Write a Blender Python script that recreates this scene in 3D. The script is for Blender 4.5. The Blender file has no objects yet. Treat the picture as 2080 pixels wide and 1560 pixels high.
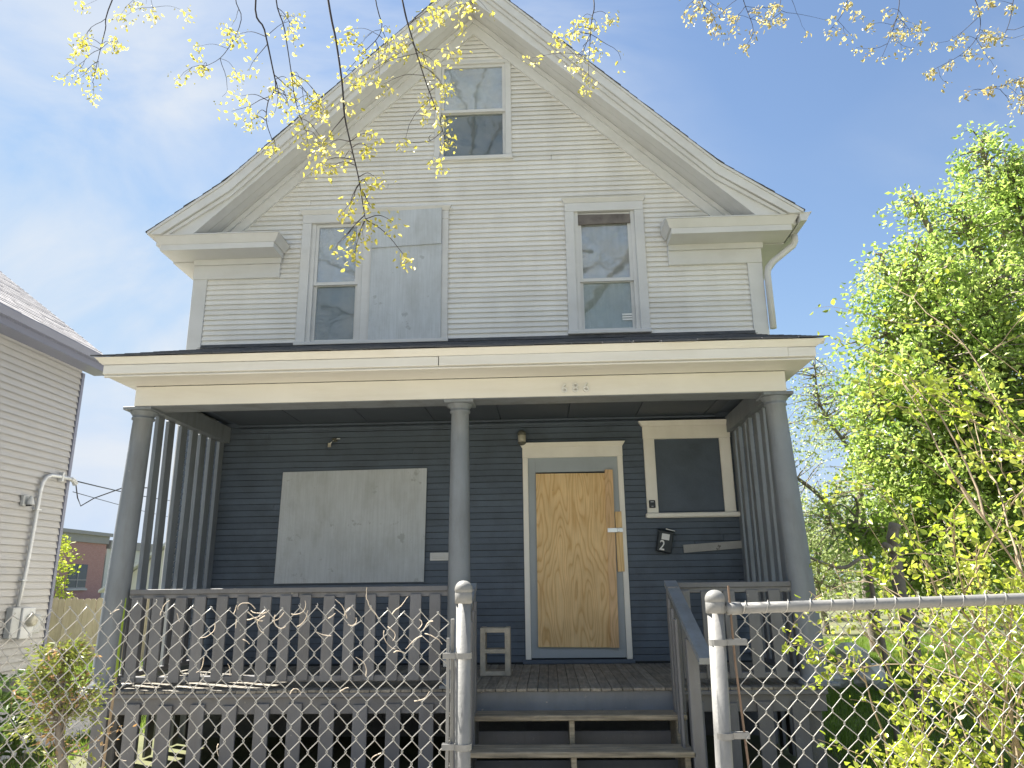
import bpy, bmesh, math, random
import numpy as np
from mathutils import Vector, Matrix, Euler

# ------------------------------------------------------------------ camera, light, exposure
scene = bpy.context.scene
R = math.radians
PITCH, YAW, ROLL, CZ = R(15.12), R(-2.52), R(-0.743), 1.6
FPX = 1500.0 / 2080.0


def cam_basis():
    f = Vector((math.sin(YAW) * math.cos(PITCH), math.cos(YAW) * math.cos(PITCH), math.sin(PITCH)))
    r = Vector((math.cos(YAW), -math.sin(YAW), 0))
    u = r.cross(f)
    return f, r * math.cos(ROLL) + u * math.sin(ROLL), u * math.cos(ROLL) - r * math.sin(ROLL)


CF, CR, CU = cam_basis()
cam_data = bpy.data.cameras.new('camera')
cam = bpy.data.objects.new('camera', cam_data)
scene.collection.objects.link(cam)
cam.matrix_world = Matrix(((CR.x, CU.x, -CF.x, 0), (CR.y, CU.y, -CF.y, 0), (CR.z, CU.z, -CF.z, CZ), (0, 0, 0, 1)))
cam_data.sensor_width = 36
cam_data.lens = FPX * 36
cam_data.clip_start = 0.05
cam_data.clip_end = 2000
scene.camera = cam

SUN_AZ, SUN_EL = R(-62), R(57)      # azimuth left of straight ahead, elevation
SUN_DIR = Vector((math.sin(SUN_AZ) * math.cos(SUN_EL), math.cos(SUN_AZ) * math.cos(SUN_EL), math.sin(SUN_EL)))
sun_data = bpy.data.lights.new('sun', 'SUN')
sun_data.energy = 5.0
sun_data.angle = R(0.53)
sun_data.color = (1.0, 0.95, 0.86)
sun = bpy.data.objects.new('sun', sun_data)
scene.collection.objects.link(sun)
sun.rotation_euler = SUN_DIR.to_track_quat('Z', 'Y').to_euler()

world = bpy.data.worlds.new('World')
scene.world = world
world.use_nodes = True
wn = world.node_tree
wn.nodes.clear()


def wnode(t, **k):
    n = wn.nodes.new(t)
    for a, b in k.items():
        setattr(n, a, b)
    return n


w_out = wnode('ShaderNodeOutputWorld')
w_bg = wnode('ShaderNodeBackground')
w_sky = wnode('ShaderNodeTexSky')
w_sky.sky_type = 'NISHITA'
w_sky.sun_disc = False
w_sky.sun_elevation = SUN_EL
w_sky.sun_rotation = math.atan2(SUN_DIR.x, SUN_DIR.y)
w_sky.air_density = 1.0
w_sky.dust_density = 0.25
w_sky.ozone_density = 1.0
w_bg.inputs['Strength'].default_value = 0.055
# thin high cirrus over the whole sky: stretched noise on the view direction
w_tc = wnode('ShaderNodeTexCoord')
w_map = wnode('ShaderNodeMapping')
w_map.inputs['Rotation'].default_value = (R(20), R(28), R(-35))
w_map.inputs['Scale'].default_value = (1.5, 5.0, 3.2)
w_map.inputs['Location'].default_value = (2.35, 0.6, 0.2)
w_n1 = wnode('ShaderNodeTexNoise')
w_n1.inputs['Scale'].default_value = 1.25
w_n1.inputs['Detail'].default_value = 7
w_n1.inputs['Roughness'].default_value = 0.55
w_n1.inputs['Distortion'].default_value = 0.6
w_map2 = wnode('ShaderNodeMapping')
w_map2.inputs['Location'].default_value = (0.95, 0.2, 0.1)
w_n2 = wnode('ShaderNodeTexNoise')
w_n2.inputs['Scale'].default_value = 1.15
w_n2.inputs['Detail'].default_value = 2
w_r1 = wnode('ShaderNodeMapRange')
w_r1.inputs[1].default_value = 0.38
w_r1.inputs[2].default_value = 0.64
w_r2 = wnode('ShaderNodeMapRange')
w_r2.inputs[1].default_value = 0.40
w_r2.inputs[2].default_value = 0.60
w_mul = wnode('ShaderNodeMath', operation='MULTIPLY')
w_mul2 = wnode('ShaderNodeMath', operation='MULTIPLY')
w_mul2.inputs[1].default_value = 1.0
w_mix = wnode('ShaderNodeMixRGB')
w_mix.inputs[2].default_value = (3.9, 4.2, 4.6, 1)
L = wn.links.new
L(w_tc.outputs['Generated'], w_map.inputs[0])
L(w_map.outputs[0], w_n1.inputs[0])
L(w_tc.outputs['Generated'], w_map2.inputs[0])
L(w_map2.outputs[0], w_n2.inputs[0])
L(w_n1.outputs[0], w_r1.inputs[0])
L(w_n2.outputs[0], w_r2.inputs[0])
L(w_r1.outputs[0], w_mul.inputs[0])
L(w_r2.outputs[0], w_mul.inputs[1])
L(w_mul.outputs[0], w_mul2.inputs[0])
L(w_mul2.outputs[0], w_mix.inputs[0])
# soft ceiling on the sky's brightness, the same in every direction
w_sep = wnode('ShaderNodeSeparateColor')
w_com = wnode('ShaderNodeCombineColor')
L(w_sky.outputs[0], w_sep.inputs[0])
for i_, lim in enumerate((2.85, 3.6, 4.75)):
    w_sm = wnode('ShaderNodeMath', operation='SMOOTH_MIN')
    w_sm.inputs[1].default_value = lim
    w_sm.inputs[2].default_value = 2.2
    L(w_sep.outputs[i_], w_sm.inputs[0])
    L(w_sm.outputs[0], w_com.inputs[i_])
L(w_com.outputs[0], w_mix.inputs[1])
L(w_mix.outputs[0], w_bg.inputs[0])
L(w_bg.outputs[0], w_out.inputs[0])

vs = scene.view_settings
vs.view_transform = 'Standard'
vs.look = 'None'
vs.exposure = 1.88
vs.gamma = 1
vs.use_curve_mapping = False
scene.cycles.max_bounces = 8
scene.cycles.transparent_max_bounces = 12
scene.cycles.use_adaptive_sampling = True
scene.cycles.use_denoising = True

# ------------------------------------------------------------------ helpers
rng = random.Random(7)
nrng = np.random.default_rng(11)
COL = scene.collection
OFF = {}


def at(px, py, Y):
    """point on the plane at depth Y that the photograph shows at pixel (px, py)"""
    d = CF + CR * ((px - 1040) / 1500.0) - CU * ((py - 780) / 1500.0)
    t = Y / d.y
    return Vector((0, 0, CZ)) + d * t


def tag(o, label=None, cat=None, group=None, kind=None):
    if label: o['label'] = label
    if cat: o['category'] = cat
    if group: o['group'] = group
    if kind: o['kind'] = kind
    return o


def thing(name, loc, label, cat, group=None):
    o = bpy.data.objects.new(name, None)
    o.empty_display_size = 0.2
    COL.objects.link(o)
    o.location = loc
    OFF[o] = Vector(loc)
    return tag(o, label, cat, group)


class MB:
    def __init__(self):
        self.v = []
        self.f = []

    def add(self, vs_, fs_):
        n = len(self.v)
        self.v += [tuple(p) for p in vs_]
        self.f += [tuple(i + n for i in f) for f in fs_]
        return self

    def box(self, x0, x1, y0, y1, z0, z1):
        return self.add([(x0, y0, z0), (x1, y0, z0), (x1, y1, z0), (x0, y1, z0), (x0, y0, z1), (x1, y0, z1), (x1, y1, z1), (x0, y1, z1)],
                        [(0, 3, 2, 1), (4, 5, 6, 7), (0, 1, 5, 4), (1, 2, 6, 5), (2, 3, 7, 6), (3, 0, 4, 7)])

    def bbox(self, x0, x1, y0, y1, z0, z1, b=0.006):
        """box with bevelled edges"""
        bm = bmesh.new()
        bmesh.ops.create_cube(bm, size=1)
        for v in bm.verts:
            v.co = Vector((x0 + (v.co.x + .5) * (x1 - x0), y0 + (v.co.y + .5) * (y1 - y0), z0 + (v.co.z + .5) * (z1 - z0)))
        bmesh.ops.bevel(bm, geom=bm.edges[:], offset=b, segments=1, affect='EDGES')
        bm.verts.index_update()
        self.add([v.co[:] for v in bm.verts], [[v.index for v in f.verts] for f in bm.faces])
        bm.free()
        return self

    def hexa(self, p):
        return self.add(p, [(0, 3, 2, 1), (4, 5, 6, 7), (0, 1, 5, 4), (1, 2, 6, 5), (2, 3, 7, 6), (3, 0, 4, 7)])

    def prism(self, poly, a0, a1, axis='y'):
        """extrude a 2-D polygon; axis y: poly = (x,z), axis x: poly = (y,z), axis z: poly = (x,y)"""
        def P(q, a):
            return (q[0], a, q[1]) if axis == 'y' else ((a, q[0], q[1]) if axis == 'x' else (q[0], q[1], a))
        n = len(poly)
        vs_ = [P(q, a0) for q in poly] + [P(q, a1) for q in poly]
        fs_ = [tuple(range(n)), tuple(range(2 * n - 1, n - 1, -1))] + [(i, i + n, (i + 1) % n + n, (i + 1) % n) for i in range(n)]
        return self.add(vs_, fs_)

    def tube(self, pts, rad, n=6, cap=True):
        pts = [Vector(p) for p in pts]
        if not hasattr(rad, '__len__'):
            rad = [rad] * len(pts)
        vs_, fs_ = [], []
        up = None
        for i, p in enumerate(pts):
            t = (pts[min(i + 1, len(pts) - 1)] - pts[max(i - 1, 0)])
            if t.length < 1e-9: t = Vector((0, 0, 1))
            t.normalize()
            if up is None:
                up = Vector((0, 1, 0)) if abs(t.y) < 0.9 else Vector((1, 0, 0))
            a = t.cross(up)
            if a.length < 1e-6: a = t.orthogonal()
            a.normalize()
            b = a.cross(t)
            up = b
            for k in range(n):
                an = 2 * math.pi * k / n
                vs_.append(p + (a * math.cos(an) + b * math.sin(an)) * rad[i])
        for i in range(len(pts) - 1):
            for k in range(n):
                fs_.append((i * n + k, i * n + (k + 1) % n, (i + 1) * n + (k + 1) % n, (i + 1) * n + k))
        if cap:
            fs_.append(tuple(range(n - 1, -1, -1)))
            fs_.append(tuple(range((len(pts) - 1) * n, len(pts) * n)))
        return self.add(vs_, fs_)

    def lathe(self, prof, cx, cy, n=24, lean=(0, 0), zref=0):
        """profile of (r, z) round a vertical axis, leaning by lean per metre"""
        vs_, fs_ = [], []
        for r, z in prof:
            for k in range(n):
                a = 2 * math.pi * k / n
                vs_.append((cx + lean[0] * (z - zref) + r * math.cos(a), cy + lean[1] * (z - zref) + r * math.sin(a), z))
        for i in range(len(prof) - 1):
            for k in range(n):
                fs_.append((i * n + k, i * n + (k + 1) % n, (i + 1) * n + (k + 1) % n, (i + 1) * n + k))
        fs_.append(tuple(range(n - 1, -1, -1)))
        fs_.append(tuple(range((len(prof) - 1) * n, len(prof) * n)))
        return self.add(vs_, fs_)

    def build(self, name, m, parent=None, smooth=False, kind=None):
        off = OFF.get(parent, Vector((0, 0, 0)))
        me = bpy.data.meshes.new(name)
        me.from_pydata([(x - off.x, y - off.y, z - off.z) for x, y, z in self.v], [], self.f)
        bm = bmesh.new()
        bm.from_mesh(me)
        bmesh.ops.recalc_face_normals(bm, faces=bm.faces[:])
        bm.to_mesh(me)
        bm.free()
        if smooth:
            me.shade_smooth()
        o = bpy.data.objects.new(name, me)
        me.materials.append(m)
        COL.objects.link(o)
        if parent is not None:
            o.parent = parent
        OFF[o] = off.copy()
        if kind: o['kind'] = kind
        return o


def inst(name, src, parent, loc, scale=(1, 1, 1), rot=(0, 0, 0)):
    """another piece that shares its mesh with src; loc in world"""
    o = bpy.data.objects.new(name, src)
    COL.objects.link(o)
    off = OFF.get(parent, Vector((0, 0, 0)))
    o.location = Vector(loc) - off
    o.scale = scale
    o.rotation_euler = rot
    o.parent = parent
    OFF[o] = off
    return o


def unit_mesh(name, mb, m):
    me = bpy.data.meshes.new(name)
    me.from_pydata(mb.v, [], mb.f)
    bm = bmesh.new()
    bm.from_mesh(me)
    bmesh.ops.recalc_face_normals(bm, faces=bm.faces[:])
    bm.to_mesh(me)
    bm.free()
    me.materials.append(m)
    return me


def np_mesh(name, V, F, m, parent=None, kind=None, smooth=False):
    """mesh from numpy: V (n,3) world, F (k,3) triangles"""
    off = OFF.get(parent, Vector((0, 0, 0)))
    V = V - np.array(off[:])
    me = bpy.data.meshes.new(name)
    me.vertices.add(len(V))
    me.vertices.foreach_set('co', V.astype(np.float32).ravel())
    me.loops.add(F.size)
    me.loops.foreach_set('vertex_index', F.astype(np.int32).ravel())
    me.polygons.add(len(F))
    me.polygons.foreach_set('loop_start', np.arange(0, F.size, 3, dtype=np.int32))
    me.polygons.foreach_set('loop_total', np.full(len(F), 3, dtype=np.int32))
    me.update(calc_edges=True)
    if smooth: me.shade_smooth()
    me.materials.append(m)
    o = bpy.data.objects.new(name, me)
    COL.objects.link(o)
    if parent is not None: o.parent = parent
    OFF[o] = off.copy()
    if kind: o['kind'] = kind
    return o


# ------------------------------------------------------------------ materials
MATS = {}


def new_mat(name):
    m = bpy.data.materials.new(name)
    m.use_nodes = True
    nt = m.node_tree
    nt.nodes.clear()
    out = nt.nodes.new('ShaderNodeOutputMaterial')
    return m, nt, out


def N(nt, t, **k):
    n = nt.nodes.new(t)
    for a, b in k.items():
        setattr(n, a, b)
    return n


def rgba(c):
    return (c[0], c[1], c[2], 1)


def ramp(nt, stops):
    r = N(nt, 'ShaderNodeValToRGB')
    e = r.color_ramp.elements
    while len(e) < len(stops): e.new(0.5)
    for i, (p, c) in enumerate(stops):
        e[i].position = p
        e[i].color = rgba(c)
    return r


def surf(name, col, rough=0.6, var=0.12, vscale=3.0, dirt=None, dirt_amt=0.3, dirt_scale=(2, 2, 0.6), bump=0.15, bscale=60, piece=0.05, metallic=0.0, spec=0.5,
         grain=None, chips=None, chip_amt=0.62, chip_scale=14):
    """painted / weathered surface: base tone, cloudy variation, stretched dirt, fine bump, slight tone per piece, chips of another colour"""
    m, nt, out = new_mat(name)
    b = N(nt, 'ShaderNodeBsdfPrincipled')
    geo = N(nt, 'ShaderNodeNewGeometry')
    lk = nt.links.new
    n1 = N(nt, 'ShaderNodeTexNoise')
    n1.inputs['Scale'].default_value = vscale
    n1.inputs['Detail'].default_value = 6
    n1.inputs['Roughness'].default_value = 0.6
    lk(geo.outputs['Position'], n1.inputs['Vector'])
    c0 = [max(0, x * (1 - var)) for x in col]
    c1 = [min(1, x * (1 + var)) for x in col]
    r1 = ramp(nt, [(0.3, c0), (0.7, c1)])
    lk(n1.outputs[0], r1.inputs[0])
    last = r1.outputs[0]
    if grain:
        mp = N(nt, 'ShaderNodeMapping')
        mp.inputs['Scale'].default_value = grain[0]
        ng = N(nt, 'ShaderNodeTexNoise')
        ng.inputs['Scale'].default_value = 1
        ng.inputs['Detail'].default_value = 5
        lk(geo.outputs['Position'], mp.inputs[0])
        lk(mp.outputs[0], ng.inputs['Vector'])
        rg = ramp(nt, [(0.35, (0, 0, 0)), (0.7, (1, 1, 1))])
        lk(ng.outputs[0], rg.inputs[0])
        mx = N(nt, 'ShaderNodeMixRGB')
        ml = N(nt, 'ShaderNodeMath', operation='MULTIPLY')
        ml.inputs[1].default_value = grain[2]
        lk(rg.outputs[0], ml.inputs[0])
        lk(ml.outputs[0], mx.inputs[0])
        lk(last, mx.inputs[1])
        mx.inputs[2].default_value = rgba(grain[1])
        last = mx.outputs[0]
    if dirt:
        mp = N(nt, 'ShaderNodeMapping')
        mp.inputs['Scale'].default_value = dirt_scale
        n2 = N(nt, 'ShaderNodeTexNoise')
        n2.inputs['Scale'].default_value = 1.6
        n2.inputs['Detail'].default_value = 8
        n2.inputs['Roughness'].default_value = 0.65
        lk(geo.outputs['Position'], mp.inputs[0])
        lk(mp.outputs[0], n2.inputs['Vector'])
        r2 = ramp(nt, [(0.45, (0, 0, 0)), (0.75, (1, 1, 1))])
        lk(n2.outputs[0], r2.inputs[0])
        ml = N(nt, 'ShaderNodeMath', operation='MULTIPLY')
        ml.inputs[1].default_value = dirt_amt
        lk(r2.outputs[0], ml.inputs[0])
        mx = N(nt, 'ShaderNodeMixRGB')
        lk(ml.outputs[0], mx.inputs[0])
        lk(last, mx.inputs[1])
        mx.inputs[2].default_value = rgba(dirt)
        last = mx.outputs[0]
    if chips:
        n3 = N(nt, 'ShaderNodeTexNoise')
        n3.inputs['Scale'].default_value = chip_scale
        n3.inputs['Detail'].default_value = 5
        n3.inputs['Roughness'].default_value = 0.7
        lk(geo.outputs['Position'], n3.inputs['Vector'])
        r3 = ramp(nt, [(chip_amt, (0, 0, 0)), (chip_amt + 0.03, (1, 1, 1))])
        lk(n3.outputs[0], r3.inputs[0])
        mx = N(nt, 'ShaderNodeMixRGB')
        lk(r3.outputs[0], mx.inputs[0])
        lk(last, mx.inputs[1])
        mx.inputs[2].default_value = rgba(chips)
        last = mx.outputs[0]
    if piece:
        oi = N(nt, 'ShaderNodeObjectInfo')
        mr = N(nt, 'ShaderNodeMapRange')
        mr.inputs[3].default_value = 1 - piece
        mr.inputs[4].default_value = 1 + piece
        lk(oi.outputs['Random'], mr.inputs[0])
        hs = N(nt, 'ShaderNodeHueSaturation')
        lk(mr.outputs[0], hs.inputs['Value'])
        lk(last, hs.inputs['Color'])
        last = hs.outputs[0]
    lk(last, b.inputs['Base Color'])
    b.inputs['Roughness'].default_value = rough
    b.inputs['Metallic'].default_value = metallic
    b.inputs['Specular IOR Level'].default_value = spec
    if bump:
        n4 = N(nt, 'ShaderNodeTexNoise')
        n4.inputs['Scale'].default_value = bscale
        n4.inputs['Detail'].default_value = 4
        lk(geo.outputs['Position'], n4.inputs['Vector'])
        bp = N(nt, 'ShaderNodeBump')
        bp.inputs['Strength'].default_value = bump
        bp.inputs['Distance'].default_value = 0.01
        lk(n4.outputs[0], bp.inputs['Height'])
        lk(bp.outputs[0], b.inputs['Normal'])
    lk(b.outputs[0], out.inputs[0])
    MATS[name] = m
    return m


def leaf_mat(name, c0, c1, c2, trans=0.5, gloss=0.04):
    """thin leaves: diffuse + light shining through, a tone per leaf"""
    m, nt, out = new_mat(name)
    lk = nt.links.new
    geo = N(nt, 'ShaderNodeNewGeometry')
    oi = N(nt, 'ShaderNodeObjectInfo')
    ad = N(nt, 'ShaderNodeMath', operation='ADD')
    fr = N(nt, 'ShaderNodeMath', operation='FRACT')
    lk(geo.outputs['Random Per Island'], ad.inputs[0])
    lk(oi.outputs['Random'], ad.inputs[1])
    lk(ad.outputs[0], fr.inputs[0])
    nz = N(nt, 'ShaderNodeTexNoise')
    nz.inputs['Scale'].default_value = 1.6
    nz.inputs['Detail'].default_value = 2
    lk(geo.outputs['Position'], nz.inputs['Vector'])
    mr0 = N(nt, 'ShaderNodeMapRange')
    mr0.inputs[1].default_value = 0.32
    mr0.inputs[2].default_value = 0.68
    lk(nz.outputs[0], mr0.inputs[0])
    av = N(nt, 'ShaderNodeMixRGB')
    av.inputs[0].default_value = 0.5
    lk(fr.outputs[0], av.inputs[1])
    lk(mr0.outputs[0], av.inputs[2])
    r = ramp(nt, [(0.1, c0), (0.5, c1), (0.92, c2)])
    lk(av.outputs[0], r.inputs[0])
    d = N(nt, 'ShaderNodeBsdfDiffuse')
    t = N(nt, 'ShaderNodeBsdfTranslucent')
    hs = N(nt, 'ShaderNodeHueSaturation')
    hs.inputs['Value'].default_value = 1.5
    hs.inputs['Saturation'].default_value = 1.08
    lk(r.outputs[0], d.inputs[0])
    lk(r.outputs[0], hs.inputs['Color'])
    lk(hs.outputs[0], t.inputs[0])
    mx = N(nt, 'ShaderNodeMixShader')
    mx.inputs[0].default_value = trans
    lk(d.outputs[0], mx.inputs[1])
    lk(t.outputs[0], mx.inputs[2])
    g = N(nt, 'ShaderNodeBsdfGlossy')
    g.inputs['Roughness'].default_value = 0.35
    mg = N(nt, 'ShaderNodeMixShader')
    mg.inputs[0].default_value = gloss
    lk(mx.outputs[0], mg.inputs[1])
    lk(g.outputs[0], mg.inputs[2])
    lk(mg.outputs[0], out.inputs[0])
    MATS[name] = m
    return m


def plywood_mat(name, dark, light, strength=1.0, rough=0.65, knots=(0.12, 0.06, 0.03)):
    """rotary-cut veneer: long contour lines of a stretched noise"""
    m, nt, out = new_mat(name)
    lk = nt.links.new
    geo = N(nt, 'ShaderNodeNewGeometry')
    mp = N(nt, 'ShaderNodeMapping')
    mp.inputs['Scale'].default_value = (4.6, 1.0, 0.85)
    mp.inputs['Location'].default_value = (3.1, 0, 0.4)
    lk(geo.outputs['Position'], mp.inputs[0])
    n1 = N(nt, 'ShaderNodeTexNoise')
    n1.inputs['Scale'].default_value = 1.0
    n1.inputs['Detail'].default_value = 1.6
    n1.inputs['Roughness'].default_value = 0.45
    lk(mp.outputs[0], n1.inputs['Vector'])
    ml = N(nt, 'ShaderNodeMath', operation='MULTIPLY')
    ml.inputs[1].default_value = 17
    lk(n1.outputs[0], ml.inputs[0])
    fr = N(nt, 'ShaderNodeMath', operation='FRACT')
    lk(ml.outputs[0], fr.inputs[0])
    r1 = ramp(nt, [(0.0, dark), (0.25, [a * .75 + b * .25 for a, b in zip(light, dark)]), (0.6, light), (0.88, [a * .8 + b * .2 for a, b in zip(light, dark)]), (1.0, dark)])
    lk(fr.outputs[0], r1.inputs[0])
    mp2 = N(nt, 'ShaderNodeMapping')
    mp2.inputs['Scale'].default_value = (120, 120, 5)
    lk(geo.outputs['Position'], mp2.inputs[0])
    n2 = N(nt, 'ShaderNodeTexNoise')
    n2.inputs['Scale'].default_value = 1.0
    n2.inputs['Detail'].default_value = 3
    lk(mp2.outputs[0], n2.inputs['Vector'])
    r2 = ramp(nt, [(0.3, [x * .82 for x in (1, 1, 1)]), (0.7, (1, 1, 1))])
    lk(n2.outputs[0], r2.inputs[0])
    mx = N(nt, 'ShaderNodeMixRGB', blend_type='MULTIPLY')
    mx.inputs[0].default_value = strength
    lk(r1.outputs[0], mx.inputs[1])
    lk(r2.outputs[0], mx.inputs[2])
    vo = N(nt, 'ShaderNodeTexVoronoi')
    vo.inputs['Scale'].default_value = 3.3
    lk(geo.outputs['Position'], vo.inputs['Vector'])
    r3 = ramp(nt, [(0.0, (1, 1, 1)), (0.028, (1, 1, 1)), (0.05, (0, 0, 0))])
    lk(vo.outputs['Distance'], r3.inputs[0])
    mk = N(nt, 'ShaderNodeMixRGB')
    lk(r3.outputs[0], mk.inputs[0])
    lk(mx.outputs[0], mk.inputs[1])
    mk.inputs[2].default_value = rgba(knots)
    n5 = N(nt, 'ShaderNodeTexNoise')
    n5.inputs['Scale'].default_value = 2.2
    n5.inputs['Detail'].default_value = 4
    lk(geo.outputs['Position'], n5.inputs['Vector'])
    r5 = ramp(nt, [(0.35, (0.86, 0.84, 0.82)), (0.65, (1, 1, 1))])
    lk(n5.outputs[0], r5.inputs[0])
    m5 = N(nt, 'ShaderNodeMixRGB', blend_type='MULTIPLY')
    m5.inputs[0].default_value = 1
    lk(mk.outputs[0], m5.inputs[1])
    lk(r5.outputs[0], m5.inputs[2])
    b = N(nt, 'ShaderNodeBsdfPrincipled')
    b.inputs['Roughness'].default_value = rough
    b.inputs['Specular IOR Level'].default_value = 0.25
    lk(m5.outputs[0], b.inputs['Base Color'])
    bp = N(nt, 'ShaderNodeBump')
    bp.inputs['Strength'].default_value = 0.2
    bp.inputs['Distance'].default_value = 0.003
    lk(n2.outputs[0], bp.inputs['Height'])
    lk(bp.outputs[0], b.inputs['Normal'])
    lk(b.outputs[0], out.inputs[0])
    MATS[name] = m
    return m


def glass_mat(name, refl=0.3, tint=(0.8, 0.85, 0.85), dust=0.12):
    m, nt, out = new_mat(name)
    lk = nt.links.new
    tr = N(nt, 'ShaderNodeBsdfTransparent')
    tr.inputs[0].default_value = rgba(tint)
    gl = N(nt, 'ShaderNodeBsdfGlossy')
    gl.inputs['Roughness'].default_value = 0.035
    geo = N(nt, 'ShaderNodeNewGeometry')
    nz = N(nt, 'ShaderNodeTexNoise')
    nz.inputs['Scale'].default_value = 2.5
    lk(geo.outputs['Position'], nz.inputs['Vector'])
    bp = N(nt, 'ShaderNodeBump')
    bp.inputs['Strength'].default_value = 0.25
    bp.inputs['Distance'].default_value = 0.01
    lk(nz.outputs[0], bp.inputs['Height'])
    lk(bp.outputs[0], gl.inputs['Normal'])
    mx = N(nt, 'ShaderNodeMixShader')
    mx.inputs[0].default_value = refl
    lk(tr.outputs[0], mx.inputs[1])
    lk(gl.outputs[0], mx.inputs[2])
    df = N(nt, 'ShaderNodeBsdfDiffuse')
    df.inputs[0].default_value = (0.55, 0.55, 0.52, 1)
    nd = N(nt, 'ShaderNodeTexNoise')
    nd.inputs['Scale'].default_value = 4
    nd.inputs['Detail'].default_value = 6
    lk(geo.outputs['Position'], nd.inputs['Vector'])
    mr = N(nt, 'ShaderNodeMapRange')
    mr.inputs[1].default_value = 0.3
    mr.inputs[2].default_value = 0.75
    mr.inputs[4].default_value = dust * 2
    lk(nd.outputs[0], mr.inputs[0])
    m2 = N(nt, 'ShaderNodeMixShader')
    lk(mr.outputs[0], m2.inputs[0])
    lk(mx.outputs[0], m2.inputs[1])
    lk(df.outputs[0], m2.inputs[2])
    lk(m2.outputs[0], out.inputs[0])
    MATS[name] = m
    return m


M = {}
M['white'] = surf('white_siding_paint', (0.755, 0.74, 0.70), 0.62, 0.06, 1.8, dirt=(0.42, 0.40, 0.36), dirt_amt=0.24, dirt_scale=(2.2, 1, 0.45), bump=0.2, bscale=35, piece=0.05, chips=(0.48, 0.46, 0.42), chip_amt=0.70, chip_scale=7)
M['trim'] = surf('white_trim_paint', (0.625, 0.625, 0.615), 0.55, 0.05, 2.5, dirt=(0.45, 0.42, 0.37), dirt_amt=0.25, dirt_scale=(1.5, 1, 3), bump=0.08, piece=0.03)
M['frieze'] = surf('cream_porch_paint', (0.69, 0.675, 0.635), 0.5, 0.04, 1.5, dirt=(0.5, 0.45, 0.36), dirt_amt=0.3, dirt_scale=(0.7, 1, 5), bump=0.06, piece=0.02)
M['casing'] = surf('lightened_casing_paint', (0.84, 0.805, 0.73), 0.5, 0.04, 3, dirt=(0.6, 0.55, 0.46), dirt_amt=0.25, dirt_scale=(3, 3, 1), bump=0.06, piece=0.02, chips=(0.45, 0.42, 0.37), chip_amt=0.74, chip_scale=18)  # white trim paint, lightened to make up for weak light inside the porch
M['dark'] = surf('slate_siding_paint', (0.088, 0.114, 0.150), 0.6, 0.10, 2.0, dirt=(0.05, 0.058, 0.066), dirt_amt=0.55, dirt_scale=(2, 1, 2), bump=0.2, bscale=30, piece=0.10, chips=(0.22, 0.22, 0.21), chip_amt=0.745, chip_scale=15)
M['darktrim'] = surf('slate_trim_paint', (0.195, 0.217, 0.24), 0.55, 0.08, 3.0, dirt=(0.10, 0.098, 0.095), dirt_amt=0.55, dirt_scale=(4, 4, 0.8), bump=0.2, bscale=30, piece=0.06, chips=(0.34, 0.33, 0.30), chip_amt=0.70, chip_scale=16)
M['rail'] = surf('taupe_railing_paint', (0.158, 0.160, 0.168), 0.6, 0.10, 4.0, dirt=(0.12, 0.11, 0.10), dirt_amt=0.5, dirt_scale=(5, 5, 1), bump=0.15, piece=0.09, chips=(0.32, 0.30, 0.26), chip_amt=0.665, chip_scale=18)
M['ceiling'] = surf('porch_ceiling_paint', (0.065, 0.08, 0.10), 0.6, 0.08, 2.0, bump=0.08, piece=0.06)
M['riser'] = surf('scuffed_riser_paint', (0.20, 0.215, 0.235), 0.6, 0.1, 4.0, dirt=(0.09, 0.09, 0.09), dirt_amt=0.4, bump=0.15, chips=(0.50, 0.44, 0.34), chip_amt=0.655, chip_scale=11)
M['deck'] = surf('weathered_deck_boards', (0.29, 0.265, 0.22), 0.8, 0.2, 5.0, grain=((40, 4, 40), (0.10, 0.09, 0.075), 0.7), dirt=(0.11, 0.12, 0.125), dirt_amt=0.6, dirt_scale=(2, 2, 2), bump=0.4, bscale=50, piece=0.16)
M['tread'] = surf('weathered_step_timber', (0.34, 0.295, 0.22), 0.85, 0.2, 5.0, grain=((3, 50, 50), (0.09, 0.08, 0.06), 0.75), dirt=(0.08, 0.075, 0.06), dirt_amt=0.55, dirt_scale=(2, 4, 4), bump=0.5, bscale=50, piece=0.12)
M['greyply'] = surf('grey_painted_plywood', (0.53, 0.56, 0.585), 0.6, 0.06, 2.5, grain=((60, 60, 3), (0.36, 0.39, 0.40), 0.4), dirt=(0.33, 0.34, 0.33), dirt_amt=0.55, dirt_scale=(2.5, 1, 1.5), bump=0.3, bscale=30, piece=0.03, chips=(0.38, 0.40, 0.41), chip_amt=0.635, chip_scale=5)
M['greydoor'] = surf('grey_door_paint', (0.36, 0.40, 0.43), 0.5, 0.05, 2.0, dirt=(0.22, 0.24, 0.24), dirt_amt=0.3, bump=0.06)
M['plywood'] = plywood_mat('bare_plywood', (0.74, 0.46, 0.20), (0.92, 0.67, 0.35))
M['lumber'] = plywood_mat('bare_lumber', (0.68, 0.44, 0.22), (0.84, 0.58, 0.33), knots=(0.2, 0.1, 0.05))
M['screen'] = surf('window_screen', (0.10, 0.125, 0.15), 0.5, 0.1, 3, bump=0)
M['back_pale'] = surf('sky_tone_backing', (0.70, 0.73, 0.74), 0.8, 0.2, 2, bump=0)  # pale panel tone stands in for sky reflected in the upper panes
M['back_dark'] = surf('dim_room_backing', (0.18, 0.215, 0.25), 0.8, 0.25, 2, bump=0)  # dark panel tone painted in for the dim room behind the glass
M['curtain'] = surf('dusty_curtain', (0.64, 0.62, 0.57), 0.9, 0.25, 1.5, grain=((25, 1, 1.2), (0.36, 0.35, 0.32), 0.5), bump=0)
M['glass'] = glass_mat('window_glass', 0.26, (0.9, 0.94, 0.95), 0.20)
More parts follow.
